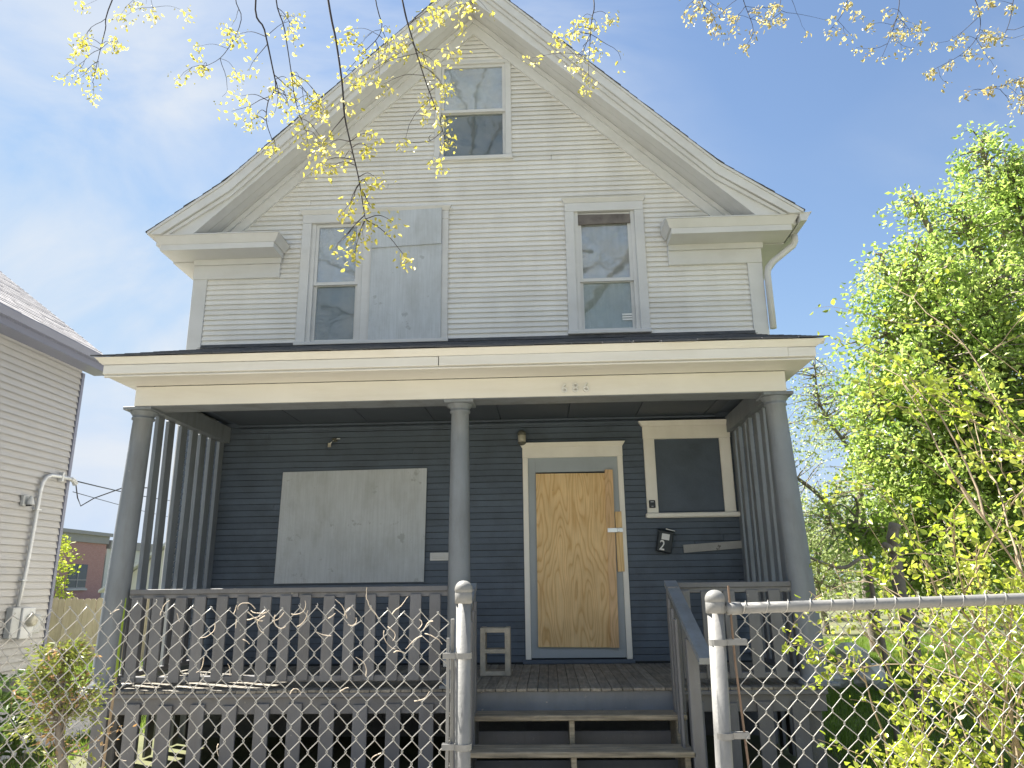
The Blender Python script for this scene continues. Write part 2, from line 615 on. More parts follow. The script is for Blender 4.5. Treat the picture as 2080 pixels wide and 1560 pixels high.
M['glass_low'] = glass_mat('window_glass_low', 0.11, (0.85, 0.9, 0.9), 0.10)
M['roller'] = surf('brown_roller_shade', (0.16, 0.14, 0.125), 0.8, 0.35, 9, bump=0.3)
M['shingle'] = surf('dark_shingles', (0.075, 0.08, 0.09), 0.9, 0.3, 9, bump=0.6, bscale=120, dirt=(0.18, 0.17, 0.16), dirt_amt=0.4)
M['nshingle'] = surf('neighbour_shingles', (0.33, 0.32, 0.33), 0.9, 0.25, 9, bump=0.5, bscale=120)
M['galv'] = surf('galvanised_steel', (0.205, 0.205, 0.20), 0.6, 0.12, 8, dirt=(0.36, 0.34, 0.31), dirt_amt=0.4, dirt_scale=(8, 8, 2), bump=0.1, bscale=90, metallic=0.12, piece=0.03)
M['wire'] = surf('galvanised_wire', (0.38, 0.37, 0.345), 0.4, 0.15, 12, bump=0, metallic=0.35, piece=0.08)
M['rust'] = surf('rusty_bar', (0.17, 0.115, 0.08), 0.8, 0.3, 20, bump=0.3)
M['aluminium'] = surf('bright_hasp_metal', (0.78, 0.80, 0.80), 0.3, 0.05, 10, bump=0, metallic=0.6)
M['concrete'] = surf('concrete_block_grey', (0.46, 0.42, 0.345), 0.9, 0.2, 12, dirt=(0.17, 0.15, 0.12), dirt_amt=0.5, bump=0.8, bscale=80)
M['found'] = surf('foundation_block', (0.13, 0.13, 0.125), 0.9, 0.2, 3, bump=0.6, bscale=40)
M['black'] = surf('black_metal_box', (0.018, 0.024, 0.03), 0.45, 0.2, 8, bump=0.05, piece=0)
M['blackplastic'] = surf('black_plastic', (0.012, 0.012, 0.014), 0.3, 0.1, 8, bump=0, piece=0)
M['paper'] = surf('white_paper', (0.75, 0.75, 0.73), 0.7, 0.04, 20, bump=0, piece=0)
M['bronze'] = surf('old_bronze_lamp', (0.10, 0.10, 0.08), 0.5, 0.3, 20, bump=0.1)
M['lampglass'] = surf('frosted_lamp_glass', (0.40, 0.38, 0.31), 0.35, 0.1, 12, bump=0.2)
M['scrap'] = surf('scrap_board_paint', (0.36, 0.355, 0.335), 0.7, 0.1, 4, chips=(0.17, 0.165, 0.15), chip_amt=0.60, chip_scale=4, bump=0.2)
M['vinyl'] = surf('beige_vinyl_siding', (0.37, 0.365, 0.36), 0.5, 0.04, 2, dirt=(0.42, 0.39, 0.34), dirt_amt=0.25, bump=0.04, piece=0.03)
M['ntrim'] = surf('lavender_grey_trim', (0.16, 0.17, 0.225), 0.45, 0.05, 2, bump=0.04)
M['conduit'] = surf('grey_conduit', (0.50, 0.51, 0.52), 0.45, 0.08, 6, bump=0.05, metallic=0.2)
M['meter'] = surf('meter_box_paint', (0.40, 0.41, 0.41), 0.5, 0.08, 6, bump=0.05)
M['cedar'] = surf('grey_cedar_planks', (0.46, 0.40, 0.30), 0.85, 0.12, 4, grain=((30, 30, 2), (0.32, 0.27, 0.2), 0.5), bump=0.3, piece=0.14)
M['cedarpost'] = surf('brown_cedar_post', (0.33, 0.20, 0.11), 0.85, 0.15, 4, bump=0.3)
M['farwall'] = surf('pale_garage_wall', (0.55, 0.55, 0.53), 0.7, 0.05, 2, bump=0)
M['farroof'] = surf('pale_garage_roof', (0.50, 0.52, 0.55), 0.8, 0.1, 3, bump=0)
M['parapet'] = surf('grey_parapet_metal', (0.30, 0.29, 0.29), 0.6, 0.06, 1, bump=0)
M['farglass'] = surf('dark_office_glass', (0.06, 0.075, 0.09), 0.15, 0.2, 0.5, bump=0)
M['cable'] = surf('black_cable', (0.03, 0.03, 0.035), 0.6, 0.1, 5, bump=0)
M['bark'] = surf('dark_bark', (0.055, 0.045, 0.04), 0.9, 0.3, 12, bump=0.7, bscale=40)
M['twig'] = surf('dark_twig_bark', (0.035, 0.028, 0.03), 0.85, 0.3, 30, bump=0.2)
M['greybark'] = surf('grey_bark', (0.22, 0.19, 0.155), 0.9, 0.3, 10, bump=0.7, bscale=40)
M['stem'] = surf('tan_stem_bark', (0.30, 0.23, 0.15), 0.85, 0.25, 14, bump=0.3)
M['dry'] = surf('dry_vine_tendril', (0.56, 0.48, 0.38), 0.85, 0.25, 20, bump=0.1)
M['rubble'] = surf('pale_rubble', (0.62, 0.60, 0.57), 0.9, 0.25, 5, bump=0.8, bscale=20)
M['path'] = surf('worn_concrete_path', (0.52, 0.49, 0.44), 0.9, 0.12, 2, dirt=(0.2, 0.18, 0.15), dirt_amt=0.4, dirt_scale=(1, 1, 1), bump=0.3, bscale=60, piece=0.04)
M['pale_road'] = surf('bounce_road_tone', (0.44, 0.42, 0.38), 0.9, 0.2, 4, bump=0.4, bscale=100)  # tone raised so the unseen street bounces light onto the house
M['soil'] = surf('lawn_soil', (0.105, 0.115, 0.05), 0.95, 0.35, 1.4, dirt=(0.13, 0.10, 0.065), dirt_amt=0.6, dirt_scale=(1, 1, 1), bump=0.8, bscale=30)
M['dirt'] = surf('pale_bounce_ground', (0.34, 0.30, 0.24), 0.95, 0.3, 3, bump=0.8, bscale=25)  # kept pale to throw sunlight back up
M['leaf_maple'] = leaf_mat('young_maple_leaves', (0.38, 0.35, 0.07), (0.48, 0.44, 0.10), (0.50, 0.45, 0.26), 0.5)
M['leaf_pale'] = leaf_mat('pale_maple_buds', (0.36, 0.30, 0.14), (0.42, 0.38, 0.17), (0.32, 0.24, 0.11), 0.5)
M['leaf_tree'] = leaf_mat('fresh_tree_leaves', (0.18, 0.275, 0.065), (0.30, 0.395, 0.105), (0.43, 0.50, 0.18), 0.6)
M['leaf_back'] = leaf_mat('pale_back_leaves', (0.20, 0.27, 0.09), (0.30, 0.36, 0.14), (0.42, 0.45, 0.24), 0.5)
M['leaf_vine'] = leaf_mat('yellow_green_leaves', (0.19, 0.26, 0.035), (0.31, 0.37, 0.055), (0.44, 0.46, 0.10), 0.5)
M['leaf_conifer'] = leaf_mat('conifer_sprays', (0.11, 0.15, 0.03), (0.20, 0.24, 0.05), (0.30, 0.31, 0.08), 0.3)
M['leaf_brown'] = leaf_mat('browned_sprays', (0.26, 0.15, 0.06), (0.34, 0.21, 0.10), (0.40, 0.28, 0.15), 0.3)
M['leaf_weed'] = leaf_mat('weed_leaves', (0.07, 0.11, 0.035), (0.10, 0.16, 0.045), (0.14, 0.2, 0.06), 0.35)
M['grass'] = leaf_mat('grass_blades', (0.11, 0.18, 0.03), (0.17, 0.26, 0.045), (0.25, 0.32, 0.09), 0.4)


def brick_mat():
    m, nt, out = new_mat('far_red_brick')
    lk = nt.links.new
    geo = N(nt, 'ShaderNodeNewGeometry')
    sp = N(nt, 'ShaderNodeSeparateXYZ')
    cb = N(nt, 'ShaderNodeCombineXYZ')
    lk(geo.outputs['Position'], sp.inputs[0])
    ad = N(nt, 'ShaderNodeMath', operation='ADD')
    lk(sp.outputs[0], ad.inputs[0])
    lk(sp.outputs[1], ad.inputs[1])
    lk(ad.outputs[0], cb.inputs[0])
    lk(sp.outputs[2], cb.inputs[1])
    br = N(nt, 'ShaderNodeTexBrick')
    br.inputs['Color1'].default_value = (0.42, 0.20, 0.19, 1)
    br.inputs['Color2'].default_value = (0.48, 0.25, 0.23, 1)
    br.inputs['Mortar'].default_value = (0.35, 0.28, 0.26, 1)
    br.inputs['Scale'].default_value = 1
    br.inputs['Brick Width'].default_value = 0.22
    br.inputs['Row Height'].default_value = 0.075
    br.inputs['Mortar Size'].default_value = 0.01
    lk(cb.outputs[0], br.inputs['Vector'])
    b = N(nt, 'ShaderNodeBsdfPrincipled')
    b.inputs['Roughness'].default_value = 0.85
    lk(br.outputs[0], b.inputs['Base Color'])
    lk(b.outputs[0], out.inputs[0])
    return m


M['brick'] = brick_mat()

# ------------------------------------------------------------------ the setting
gnd = MB()
gx = [-400, -60, -20, -8, -2, 4, 10, 20, 60, 400]
gy = [-300, -60, -12, -3, 3, 9, 15, 25, 60, 500]
gv = [(x, y, 0) for y in gy for x in gx]
gf = [(j * 10 + i, j * 10 + i + 1, j * 10 + i + 11, j * 10 + i + 10) for j in range(9) for i in range(9)]
gnd.add(gv, gf).build('ground', M['soil'], kind='structure')
pv = MB().box(-60, 60, -0.9, 0.9, -0.05, 0.02).build('pavement', M['path'], kind='structure')
for i in range(40):
    x = -30 + i * 1.5
    MB().bbox(x + 0.006, x + 1.494, -0.9, 0.9, 0.0, 0.03, 0.006).build('paving_slab', M['path'], pv)
MB().box(-80, 80, -12, -4.2, -0.05, 0.012).build('road', M['pale_road'], kind='structure')
MB().bbox(-80, 80, -4.2, -4.05, -0.05, 0.12, 0.02).build('kerb', M['path'], kind='structure')
MB().box(-7.6, -5.3, 0.95, 15.5, -0.05, 0.016).build('driveway', M['path'], kind='structure')
MB().box(-4.6, 4.2, 0.95, 6.6, -0.05, 0.006).build('bounce_yard', M['dirt'], kind='structure')  # pale ground sheet added to bounce sunlight up into the porch
wk = MB().box(-0.55, 0.95, 0.9, 5.7, -0.05, 0.012).build('garden_path', M['path'], kind='structure')
for i in range(4):
    MB().bbox(-0.55, 0.95, 0.92 + i * 1.19, 2.09 + i * 1.19, 0.0, 0.028, 0.008).build('paving_slab', M['path'], wk)

# ------------------------------------------------------------------ the house
W = 8.70            # outer face of the front wall
XL, XR, XC = -4.49, 2.77, -0.86
YB = 19.0
ZF = 0.742          # porch deck
house = thing('wooden_house', (XC, W, 0), 'grey-white gabled wooden house with dark slate porch and boarded-up openings', 'house')


def part(mb, name, m, parent=house, **k):
    return mb.build(name, m, parent, **k)


def roof_z(d):
    return 9.64 - 0.985 * d if d <= 3.1 else 6.5865 - (d - 3.1) * 0.728


EXPO = 0.0685
# front wall core, behind the boards
fw = part(MB().prism([(XL + .02, 0.7), (XR - .02, 0.7), (XR - .02, 5.7), (XC + 3.45, 5.9), (XC, 9.25), (XC - 3.45, 5.9), (XL + .02, 5.7)], W + 0.10, W + 0.18), 'front_wall', M['dark'])

# windows and door openings on the front wall: (x0, x1, z0, z1) of the outer casing
OPEN_UP = [(-3.10, -1.18, 4.50, 6.34), (0.33, 1.335, 4.55, 6.39), (-1.385, -0.345, 7.08, 8.60)]
OPEN_LOW = [(-0.265, 0.905, 0.74, 3.19), (1.155, 2.19, 2.31, 3.43)]

board_cache = {}


def clapboard(x0, x1, z, m, parent, yface=W):
    """one lapped board: thick lower edge, thin upper edge"""
    n = (round(x1 - x0, 3), m.name)
    if n not in board_cache:
        w = x1 - x0
        h = EXPO + 0.012
        if m is M['dark']:
            t_ = EXPO + .003 - .006
            mb = MB().hexa([(0, -.018, 0), (w, -.018, 0), (w, .008, 0), (0, .008, 0), (0, -.012, t_), (w, -.012, t_), (w, .008, t_), (0, .008, t_)])
        else:
            mb = MB().hexa([(0, -.022, 0), (w, -.022, 0), (w, -.013, .006), (0, -.013, .006), (0, -.001, h), (w, -.001, h), (w, .008, h), (0, .008, h)])
        board_cache[n] = unit_mesh('clapboard', mb, m)
    return inst('clapboard', board_cache[n], parent, (x0, yface, z), rot=(rng.uniform(-.012, .012), 0, rng.uniform(-.0003, .0003)))


def course(x0, x1, z, openings, m, parent, joints=True):
    segs = [(x0, x1)]
    for a, b, c, d in openings:
        if z + EXPO > c + 0.015 and z < d - 0.015:
            out = []
            for s, e in segs:
                if b <= s or a >= e:
                    out.append((s, e))
                    continue
                if a - s > 0.03: out.append((s, a + 0.01))
                if e - b > 0.03: out.append((b - 0.01, e))
            segs = out
    for s, e in segs:
        if joints and e - s > 1.7 and rng.random() < .36:
            c = rng.uniform(s + .5, e - .5)
            clapboard(s, c - .002, z, m, parent)
            clapboard(c + .002, e, z - .0015, m, parent)
        else:
            clapboard(s, e, z, m, parent)


z = 4.41
while z < 9.05:
    if z < 5.42: hw0, hw1 = XL + .17, XR - .17
    elif z < 5.66: hw0, hw1 = XL + 1.10, XR - 1.13
    else:
        hw = min(XR - XC - 0.02, (9.16 - z) / 0.965)
        hw0, hw1 = XC - hw, XC + hw
    if hw1 - hw0 > 0.2:
        course(hw0, hw1, z, OPEN_UP, M['white'], fw)
    z += EXPO
part(MB().box(XL + .02, -0.27, W + .008, W + .03, 0.70, 3.55), 'groove_shade_sheet', M['black'], fw)  # black sheets that paint in the shadow lines between the slate boards
part(MB().box(0.91, XR - .02, W + .008, W + .03, 0.70, 3.55), 'groove_shade_sheet', M['black'], fw)
part(MB().box(-0.268, 0.908, W + .009, W + .03, 3.195, 3.55), 'groove_shade_sheet', M['black'], fw)
z = 0.76
while z < 3.52:
    course(XL + .10, XR - .10, z, OPEN_LOW[:1], M['dark'], fw)
    z += EXPO + 0.003
# corner boards
for x0, x1 in ((XL, XL + .183), (XR - .182, XR)):
    part(MB().bbox(x0, x1, W - .034, W + .06, 4.0, 5.45, .004), 'corner_board', M['trim'], fw)
for x0, x1 in ((XL, XL + .12), (XR - .12, XR)):
    part(MB().bbox(x0, x1, W - .030, W + .06, 0.70, 4.0, .004), 'corner_board', M['trim'] if x0 < 0 else M['dark'], fw)
# side and back walls, foundation
for name, x0, x1, sgn in (('side_wall', XL, XL + .1, -1), ('side_wall', XR - .1, XR, 1)):
    sw = part(MB().box(x0 + .03, x1 - .03, W + .06, YB, 0.6, 5.75), name, M['white'])
    mb = MB()
    z = 0.68
    xo = x0 + .02 if sgn < 0 else x1 - .02
    while z < 5.72:
        mb.hexa([(xo, W + .06, z), (xo + sgn * .020, W + .06, z), (xo + sgn * .020, YB, z), (xo, YB, z),
                 (xo - sgn * .002, W + .06, z + EXPO + .01), (xo + sgn * .003, W + .06, z + EXPO + .01), (xo + sgn * .003, YB, z + EXPO + .01), (xo - sgn * .002, YB, z + EXPO + .01)])
        z += EXPO
    part(mb, 'side_clapboards', M['white'], sw, kind='stuff')
part(MB().prism([(XL + .02, 0.6), (XR - .02, 0.6), (XR - .02, 5.75), (XC + 3.4, 5.95), (XC, 9.3), (XC - 3.4, 5.95), (XL + .02, 5.75)], YB - .05, YB), 'back_wall', M['white'])
part(MB().box(XL + .04, XR - .04, W + .03, YB - .03, -0.1, 0.70), 'foundation', M['found'])

# ---- main roof with flared eaves
RF = 8.19
prof = [(-4.04, roof_z(4.04)), (-3.1, roof_z(3.1)), (0, roof_z(0)), (3.1, roof_z(3.1)), (4.04, roof_z(4.04))]
poly = [(XC + a, b) for a, b in prof] + [(XC + a, b - .035) for a, b in reversed(prof)]
roof = part(MB().prism(poly, RF, YB + .4), 'roof', M['trim'])
mb = MB()
for sgn in (-1, 1):
    s = 0.0
    d = 4.06
    k = 0
    while d > 0.04:
        slope = 0.728 if d > 3.1 else 0.985
        ln = math.hypot(1, slope)
        step = 0.14 / ln
        d2 = max(d - step * 1.25, -0.02)
        za, zb = roof_z(min(d, 4.04)) - (max(d - 4.04, 0) * .728), roof_z(max(d2, 0))
        yj = RF + .004 - rng.uniform(0, .016)
        mb.hexa([(XC + sgn * d, yj, za + .004), (XC + sgn * d2, yj, zb + .004), (XC + sgn * d2, YB + .42, zb + .004), (XC + sgn * d, YB + .42, za + .004),
                 (XC + sgn * d, yj, za + .020), (XC + sgn * d2, yj, zb + .010), (XC + sgn * d2, YB + .42, zb + .010), (XC + sgn * d, YB + .42, za + .020)])
        d -= step
part(mb, 'shingle_courses', M['shingle'], roof, kind='stuff')

# ---- rake boards, soffit, frieze, per side
for sgn in (-1, 1):
    X = lambda d: XC + sgn * d
    rk = part(MB().prism([(X(0), 9.56), (X(3.08), 6.53), (X(3.94), 5.885), (X(3.50), 5.885), (X(0), 9.255)], 8.268, 8.31), 'rake_fascia', M['trim'])
    part(MB().prism([(X(0), 9.60), (X(3.1), 6.548), (X(4.03), 5.872), (X(3.88), 5.872), (X(3.06), 6.44), (X(0), 9.47)], 8.205, 8.262), 'rake_crown', M['trim'], rk)
    part(MB().prism([(X(0), 9.465), (X(3.06), 6.435), (X(3.86), 5.872), (X(3.80), 5.872), (X(3.04), 6.385), (X(0), 9.405)], 8.235, 8.264), 'rake_moulding', M['trim'], rk)
    for y0, y1 in ((8.312, 8.44), (8.445, 8.57), (8.575, 8.69)):
        part(MB().prism([(X(0), 9.275), (X(3.48), 5.917), (X(3.48), 5.937), (X(0), 9.295)], y0, y1), 'soffit_board', M['trim'], rk)
    part(MB().prism([(X(0), 9.27), (X(3.36), 6.028), (X(3.12), 6.028), (X(0), 9.02)], W - .050, W + .02), 'rake_frieze', M['trim'])
    part(MB().prism([(X(0), 9.268), (X(3.37), 6.016), (X(3.29), 6.016), (X(0), 9.19)], W - .085, W - .052), 'bed_moulding', M['trim'])
    # boxed cornice return on the front
    xa, xb = sorted((X(3.94), X(2.45)))
    rt = part(MB().box(xa + .02, xb - .02, 8.315, W - .03, 5.70, 5.775), 'cornice_return', M['trim'])
    e = 0.075
    part(MB().hexa([(xa, 8.31, 5.776), (xb - .005, 8.31, 5.776), (xb - .005, W - .03, 5.776), (xa, W - .03, 5.776),
                    (xa - e * .6, 8.25, 5.868), (xb + e * .8, 8.25, 5.868), (xb + e * .8, W - .03, 5.868), (xa - e * .6, W - .03, 5.868)]), 'return_crown', M['trim'], rt)
    part(MB().hexa([(xa - .05, 8.24, 5.869), (xb + .065, 8.24, 5.869), (xb + .065, W - .03, 5.869), (xa - .05, W - .03, 5.869),
                    (xa - .05, 8.24, 5.882), (xb + .065, 8.24, 5.882), (xb - .08, W - .03, 6.015), (xa - .05, W - .03, 6.015)]), 'return_roof', M['trim'], rt)
    fx0, fx1 = (XL - .002, -3.36) if sgn < 0 else (1.61, XR + .002)
    part(MB().bbox(fx0, fx1, W - .046, W + .02, 5.44, 5.699, .004), 'return_frieze', M['trim'], rt)
    part(MB().box(fx0 + .01, fx1 + .02, W - .078, W - .048, 5.625, 5.699), 'bed_moulding', M['trim'], rt)
    # eaves cornice running back along the side
    s0, s1 = sorted((X(3.94), X(3.60)))
    ec = part(MB().box(s0, s1, 8.70, YB + .3, 5.70, 5.775), 'eaves_cornice', M['trim'])
    c0, c1 = sorted((X(3.985), X(3.93)))
    part(MB().box(c0, c1, 8.33, YB + .3, 5.778, 5.868), 'eaves_crown', M['trim'], ec)
# gutter and downspout on the right eave
gx0 = XC + 4.0
gp = [(gx0, 5.775), (gx0 + .075, 5.775), (gx0 + .13, 5.885), (gx0 + .145, 5.885), (gx0 + .145, 5.895), (gx0 + .122, 5.895), (gx0 + .07, 5.785), (gx0 + .008, 5.785), (gx0 + .008, 5.89), (gx0, 5.89)]
gut = part(MB().prism(gp, 8.23, YB + .3), 'gutter', M['trim'])
part(MB().prism([(gx0, 5.775), (gx0 + .075, 5.775), (gx0 + .13, 5.885), (gx0, 5.885)], 8.222, 8.229), 'gutter_end_cap', M['trim'], gut)
dsp = [(gx0 + .05, 8.62, 5.775), (gx0 + .05, 8.62, 5.70), (gx0 + .02, 8.63, 5.64), (gx0 - .06, 8.635, 5.58), (XR + .11, 8.64, 5.42), (XR + .06, 8.645, 5.35), (XR + .043, 8.645, 5.27), (XR + .043, 8.645, 4.56)]
part(MB().tube(dsp, .042, 10), 'downspout', M['trim'], gut, smooth=True)


# ---- windows
def casing(parent, x0, x1, z0, z1, w, head, m, y=W, proud=.042, cap=True, sill=True, headw=None):
    """outer casing boards with a crowned head"""
    part(MB().bbox(x0, x0 + w, y - proud, y + .05, z0, z1 - head, .004), 'side_casing', m, parent)
    part(MB().bbox(x1 - w, x1, y - proud, y + .05, z0, z1 - head, .004), 'side_casing', m, parent)
    part(MB().bbox(x0 - .002, x1 + .002, y - proud - .003, y + .05, z1 - head, z1 - .05, .004), 'head_casing', m, parent)
    if cap:
        part(MB().hexa([(x0 - .004, y - proud - .006, z1 - .05), (x1 + .004, y - proud - .006, z1 - .05), (x1 + .004, y + .05, z1 - .05), (x0 - .004, y + .05, z1 - .05),
                        (x0 - .035, y - proud - .045, z1), (x1 + .035, y - proud - .045, z1), (x1 + .035, y + .05, z1), (x0 - .035, y + .05, z1)]), 'head_cap', m, parent)
    if sill:
        part(MB().bbox(x0 - .012, x1 + .012, y - proud - .028, y + .05, z0 - .045, z0, .006), 'sill', m, parent)


def sash(parent, x0, x1, z0, z1, y, m, gm, back, st=.045, by=.05):
    """frame of four pieces, a pane and what shows behind it"""
    f = part(MB().box(x0, x0 + st, y, y + .035, z0, z1).box(x1 - st, x1, y, y + .035, z0, z1).box(x0 + st, x1 - st, y, y + .035, z0, z0 + st).box(x0 + st, x1 - st, y, y + .035, z1 - st, z1), 'sash', m, parent)
    part(MB().box(x0 + st - .004, x1 - st + .004, y + .014, y + .018, z0 + st - .004, z1 - st + .004), 'pane', gm, parent)
    part(MB().box(x0 + .01, x1 - .01, y + by, y + by + .006, z0 + .01, z1 - .01), 'pane_backing', back, parent)
    return f


# attic window
wa = part(MB().box(-1.30, -0.43, W + .085, W + .095, 7.10, 8.56), 'attic_window', M['back_dark'])
part(MB().bbox(-1.385, -1.305, W - .03, W + .05, 7.10, 8.545, .004), 'side_casing', M['trim'], wa)
part(MB().bbox(-0.425, -0.345, W - .03, W + .05, 7.10, 8.545, .004), 'side_casing', M['trim'], wa)
part(MB().bbox(-1.39, -0.34, W - .036, W + .05, 8.545, 8.60, .004), 'head_casing', M['trim'], wa)
part(MB().bbox(-1.40, -0.33, W - .055, W + .05, 7.045, 7.10, .006), 'sill', M['trim'], wa)
sash(wa, -1.304, -0.426, 7.795, 8.544, W - .004, M['trim'], M['glass'], M['back_pale'], .04)
sash(wa, -1.304, -0.426, 7.102, 7.83, W + .032, M['trim'], M['glass_low'], M['screen'], .04, .028)

# left pair: one sash window, one boarded over
wl = part(MB().box(-2.99, -1.27, W + .085, W + .095, 4.52, 6.20), 'double_window', M['back_dark'])
casing(wl, -3.10, -1.18, 4.55, 6.36, .12, .17, M['trim'])
part(MB().bbox(-2.29, -2.17, W - .034, W + .05, 4.55, 6.19, .004), 'mullion', M['trim'], wl)
for a, b in ((-2.98, -2.925), (-2.345, -2.29)):
    part(MB().box(a, b, W - .012, W + .06, 4.55, 6.19), 'jamb', M['trim'], wl)
sash(wl, -2.925, -2.345, 5.33, 6.185, W + .004, M['trim'], M['glass'], M['back_pale'], .04)
sash(wl, -2.925, -2.345, 4.56, 5.365, W + .04, M['trim'], M['glass_low'], M['back_dark'], .04, .035)
part(MB().hexa([(-2.172, W - .062, 4.53), (-1.262, W - .062, 4.55), (-1.262, W - .045, 4.55), (-2.172, W - .045, 4.53),
                (-2.168, W - .062, 5.86), (-1.262, W - .062, 5.86), (-1.262, W - .045, 5.86), (-2.168, W - .045, 5.86)]), 'plywood_sheet', M['greyply'], wl)
part(MB().hexa([(-2.166, W - .082, 5.79), (-1.266, W - .082, 5.825), (-1.266, W - .063, 5.825), (-2.166, W - .063, 5.79),
                (-2.166, W - .074, 6.30), (-1.266, W - .074, 6.33), (-1.266, W - .055, 6.33), (-2.166, W - .055, 6.30)]), 'plywood_sheet', M['greyply'], wl)

# right window with a rolled shade and a curtain
wr = part(MB().box(0.44, 1.23, W + .085, W + .095, 4.58, 6.24), 'sash_window', M['back_dark'])
casing(wr, 0.33, 1.335, 4.60, 6.40, .115, .17, M['trim'])
for a, b in ((0.445, 0.495), (1.17, 1.22)):
    part(MB().box(a, b, W - .010, W + .06, 4.60, 6.23), 'jamb', M['trim'], wr)
sash(wr, 0.495, 1.17, 5.27, 6.22, W + .004, M['trim'], M['glass'], M['curtain'], .042)
sash(wr, 0.495, 1.17, 4.61, 5.305, W + .04, M['trim'], M['glass_low'], M['curtain'], .042, .035)
part(MB().hexa([(0.50, W - .022, 6.05), (1.165, W - .022, 6.06), (1.165, W + .002, 6.06), (0.50, W + .002, 6.05),
                (0.50, W - .016, 6.195), (1.165, W - .016, 6.185), (1.165, W + .002, 6.185), (0.50, W + .002, 6.195)]), 'roller_shade', M['roller'], wr)
for i in range(3):
    zz = 4.755 + i * .033
    part(MB().box(1.005, 1.135, W + .045, W + .048, zz, zz + .022), 'sticker', M['paper'], wr)

# ---- front door
door = part(MB().box(-0.19, 0.83, W + .02, W + .06, 0.80, 3.02), 'front_door', M['black'])
casing(door, -0.268, 0.908, 0.785, 3.205, .062, .175, M['casing'], proud=.045, sill=False)
part(MB().box(-0.205, -0.118, W - .02, W + .018, 0.80, 3.03), 'door_panel', M['greydoor'], door)
part(MB().box(0.76, 0.845, W - .02, W + .018, 0.80, 3.03), 'door_panel', M['greydoor'], door)
part(MB().box(-0.117, 0.759, W - .021, W + .017, 2.86, 3.03), 'door_panel', M['greydoor'], door)
part(MB().box(-0.117, 0.759, W - .021, W + .017, 0.80, 0.955), 'door_panel', M['greydoor'], door)
part(MB().bbox(-0.30, 0.93, W - .075, W - .03, 0.742, 0.785, .006), 'threshold', M['dark'], door)
part(MB().hexa([(-0.128, W - .056, 0.918), (0.765, W - .056, 0.905), (0.765, W - .040, 0.905), (-0.128, W - .040, 0.918),
                (-0.114, W - .050, 2.84), (0.700, W - .050, 2.835), (0.700, W - .034, 2.835), (-0.114, W - .034, 2.84)]), 'plywood_sheet', M['plywood'], door)
part(MB().hexa([(0.672, W - .078, 0.905), (0.762, W - .078, 0.905), (0.762, W - .057, 0.905), (0.672, W - .057, 0.905),
                (0.690, W - .072, 2.872), (0.784, W - .072, 2.870), (0.784, W - .051, 2.870), (0.690, W - .051, 2.872)]), 'timber_batten', M['lumber'], door)
part(MB().hexa([(0.788, W - .050, 1.715), (0.866, W - .050, 1.715), (0.866, W - .022, 1.715), (0.788, W - .022, 1.715),
                (0.788, W - .050, 2.385), (0.862, W - .050, 2.388), (0.862, W - .022, 2.388), (0.788, W - .022, 2.385)]), 'timber_block', M['plywood'], door)
hs = part(MB().bbox(0.692, 0.866, W - .088, W - .079, 2.150, 2.198, .002), 'hasp', M['aluminium'], door)
part(MB().bbox(0.80, 0.835, W - .105, W - .088, 2.155, 2.192, .004), 'staple', M['aluminium'], door)

# ---- small porch window
wp = part(MB().box(1.27, 2.06, W - .03, W - .022, 2.38, 3.27), 'porch_window', M['dark'])
part(MB().bbox(1.160, 1.288, W - .058, W - .018, 2.362, 3.225, .005), 'side_casing', M['casing'], wp)
part(MB().bbox(2.045, 2.172, W - .058, W - .018, 2.362, 3.225, .005), 'side_casing', M['casing'], wp)
part(MB().bbox(1.156, 2.176, W - .061, W - .018, 3.225, 3.38, .005), 'head_casing', M['casing'], wp)
part(MB().hexa([(1.152, W - .064, 3.38), (2.152, W - .064, 3.38), (2.152, W - .018, 3.38), (1.152, W - .018, 3.38),
                (1.112, W - .105, 3.435), (2.160, W - .105, 3.435), (2.160, W - .018, 3.435), (1.112, W - .018, 3.435)]), 'head_cap', M['casing'], wp)
part(MB().bbox(1.140, 2.212, W - .098, W - .018, 2.305, 2.360, .012), 'sill', M['casing'], wp)

# ---- boarded living-room window
part(MB().hexa([(-3.150, W - .048, 1.632), (-1.418, W - .044, 1.632), (-1.418, W - .030, 1.632), (-3.150, W - .032, 1.632),
                (-3.132, W - .046, 2.918), (-1.404, W - .042, 2.934), (-1.404, W - .028, 2.934), (-3.132, W - .030, 2.918)]), 'plywood_sheet', M['greyply'])

# ------------------------------------------------------------------ the porch
PXL, PXR = -3.92, 2.23
PF = 6.72           # front edge of the deck
# deck
deck = part(MB().box(PXL - .02, PXR + .04, PF + .06, W - .03, ZF - .14, ZF - .030), 'porch_deck', M['dark'])
dbm = unit_mesh('floorboard', MB().bbox(0, .0865, 0, 1.0, -.026, 0, .004), M['deck'])
x = PXL - .04
i = 0
while x < PXR + .04:
    y0 = PF - .012 - rng.uniform(0, .010)
    inst('floorboard', dbm, deck, (x, y0, ZF - rng.uniform(0, .003)), (1, W - .045 - y0, 1))
    x += .0895
part(MB().bbox(-0.70, 1.04, PF + .015, PF + .055, 0.565, ZF - .028, .004), 'rim_board', M['riser'], deck)
for x0, x1 in ((PXL - .05, -0.705), (1.045, PXR + .06)):
    part(MB().bbox(x0, x1, PF + .015, PF + .055, 0.545, ZF - .028, .004), 'rim_board', M['rail'], deck)
    part(MB().bbox(x0 - .01, x1 + .01, PF - .022, PF + .014, ZF - .062, ZF - .027, .006), 'nosing', M['rail'], deck)
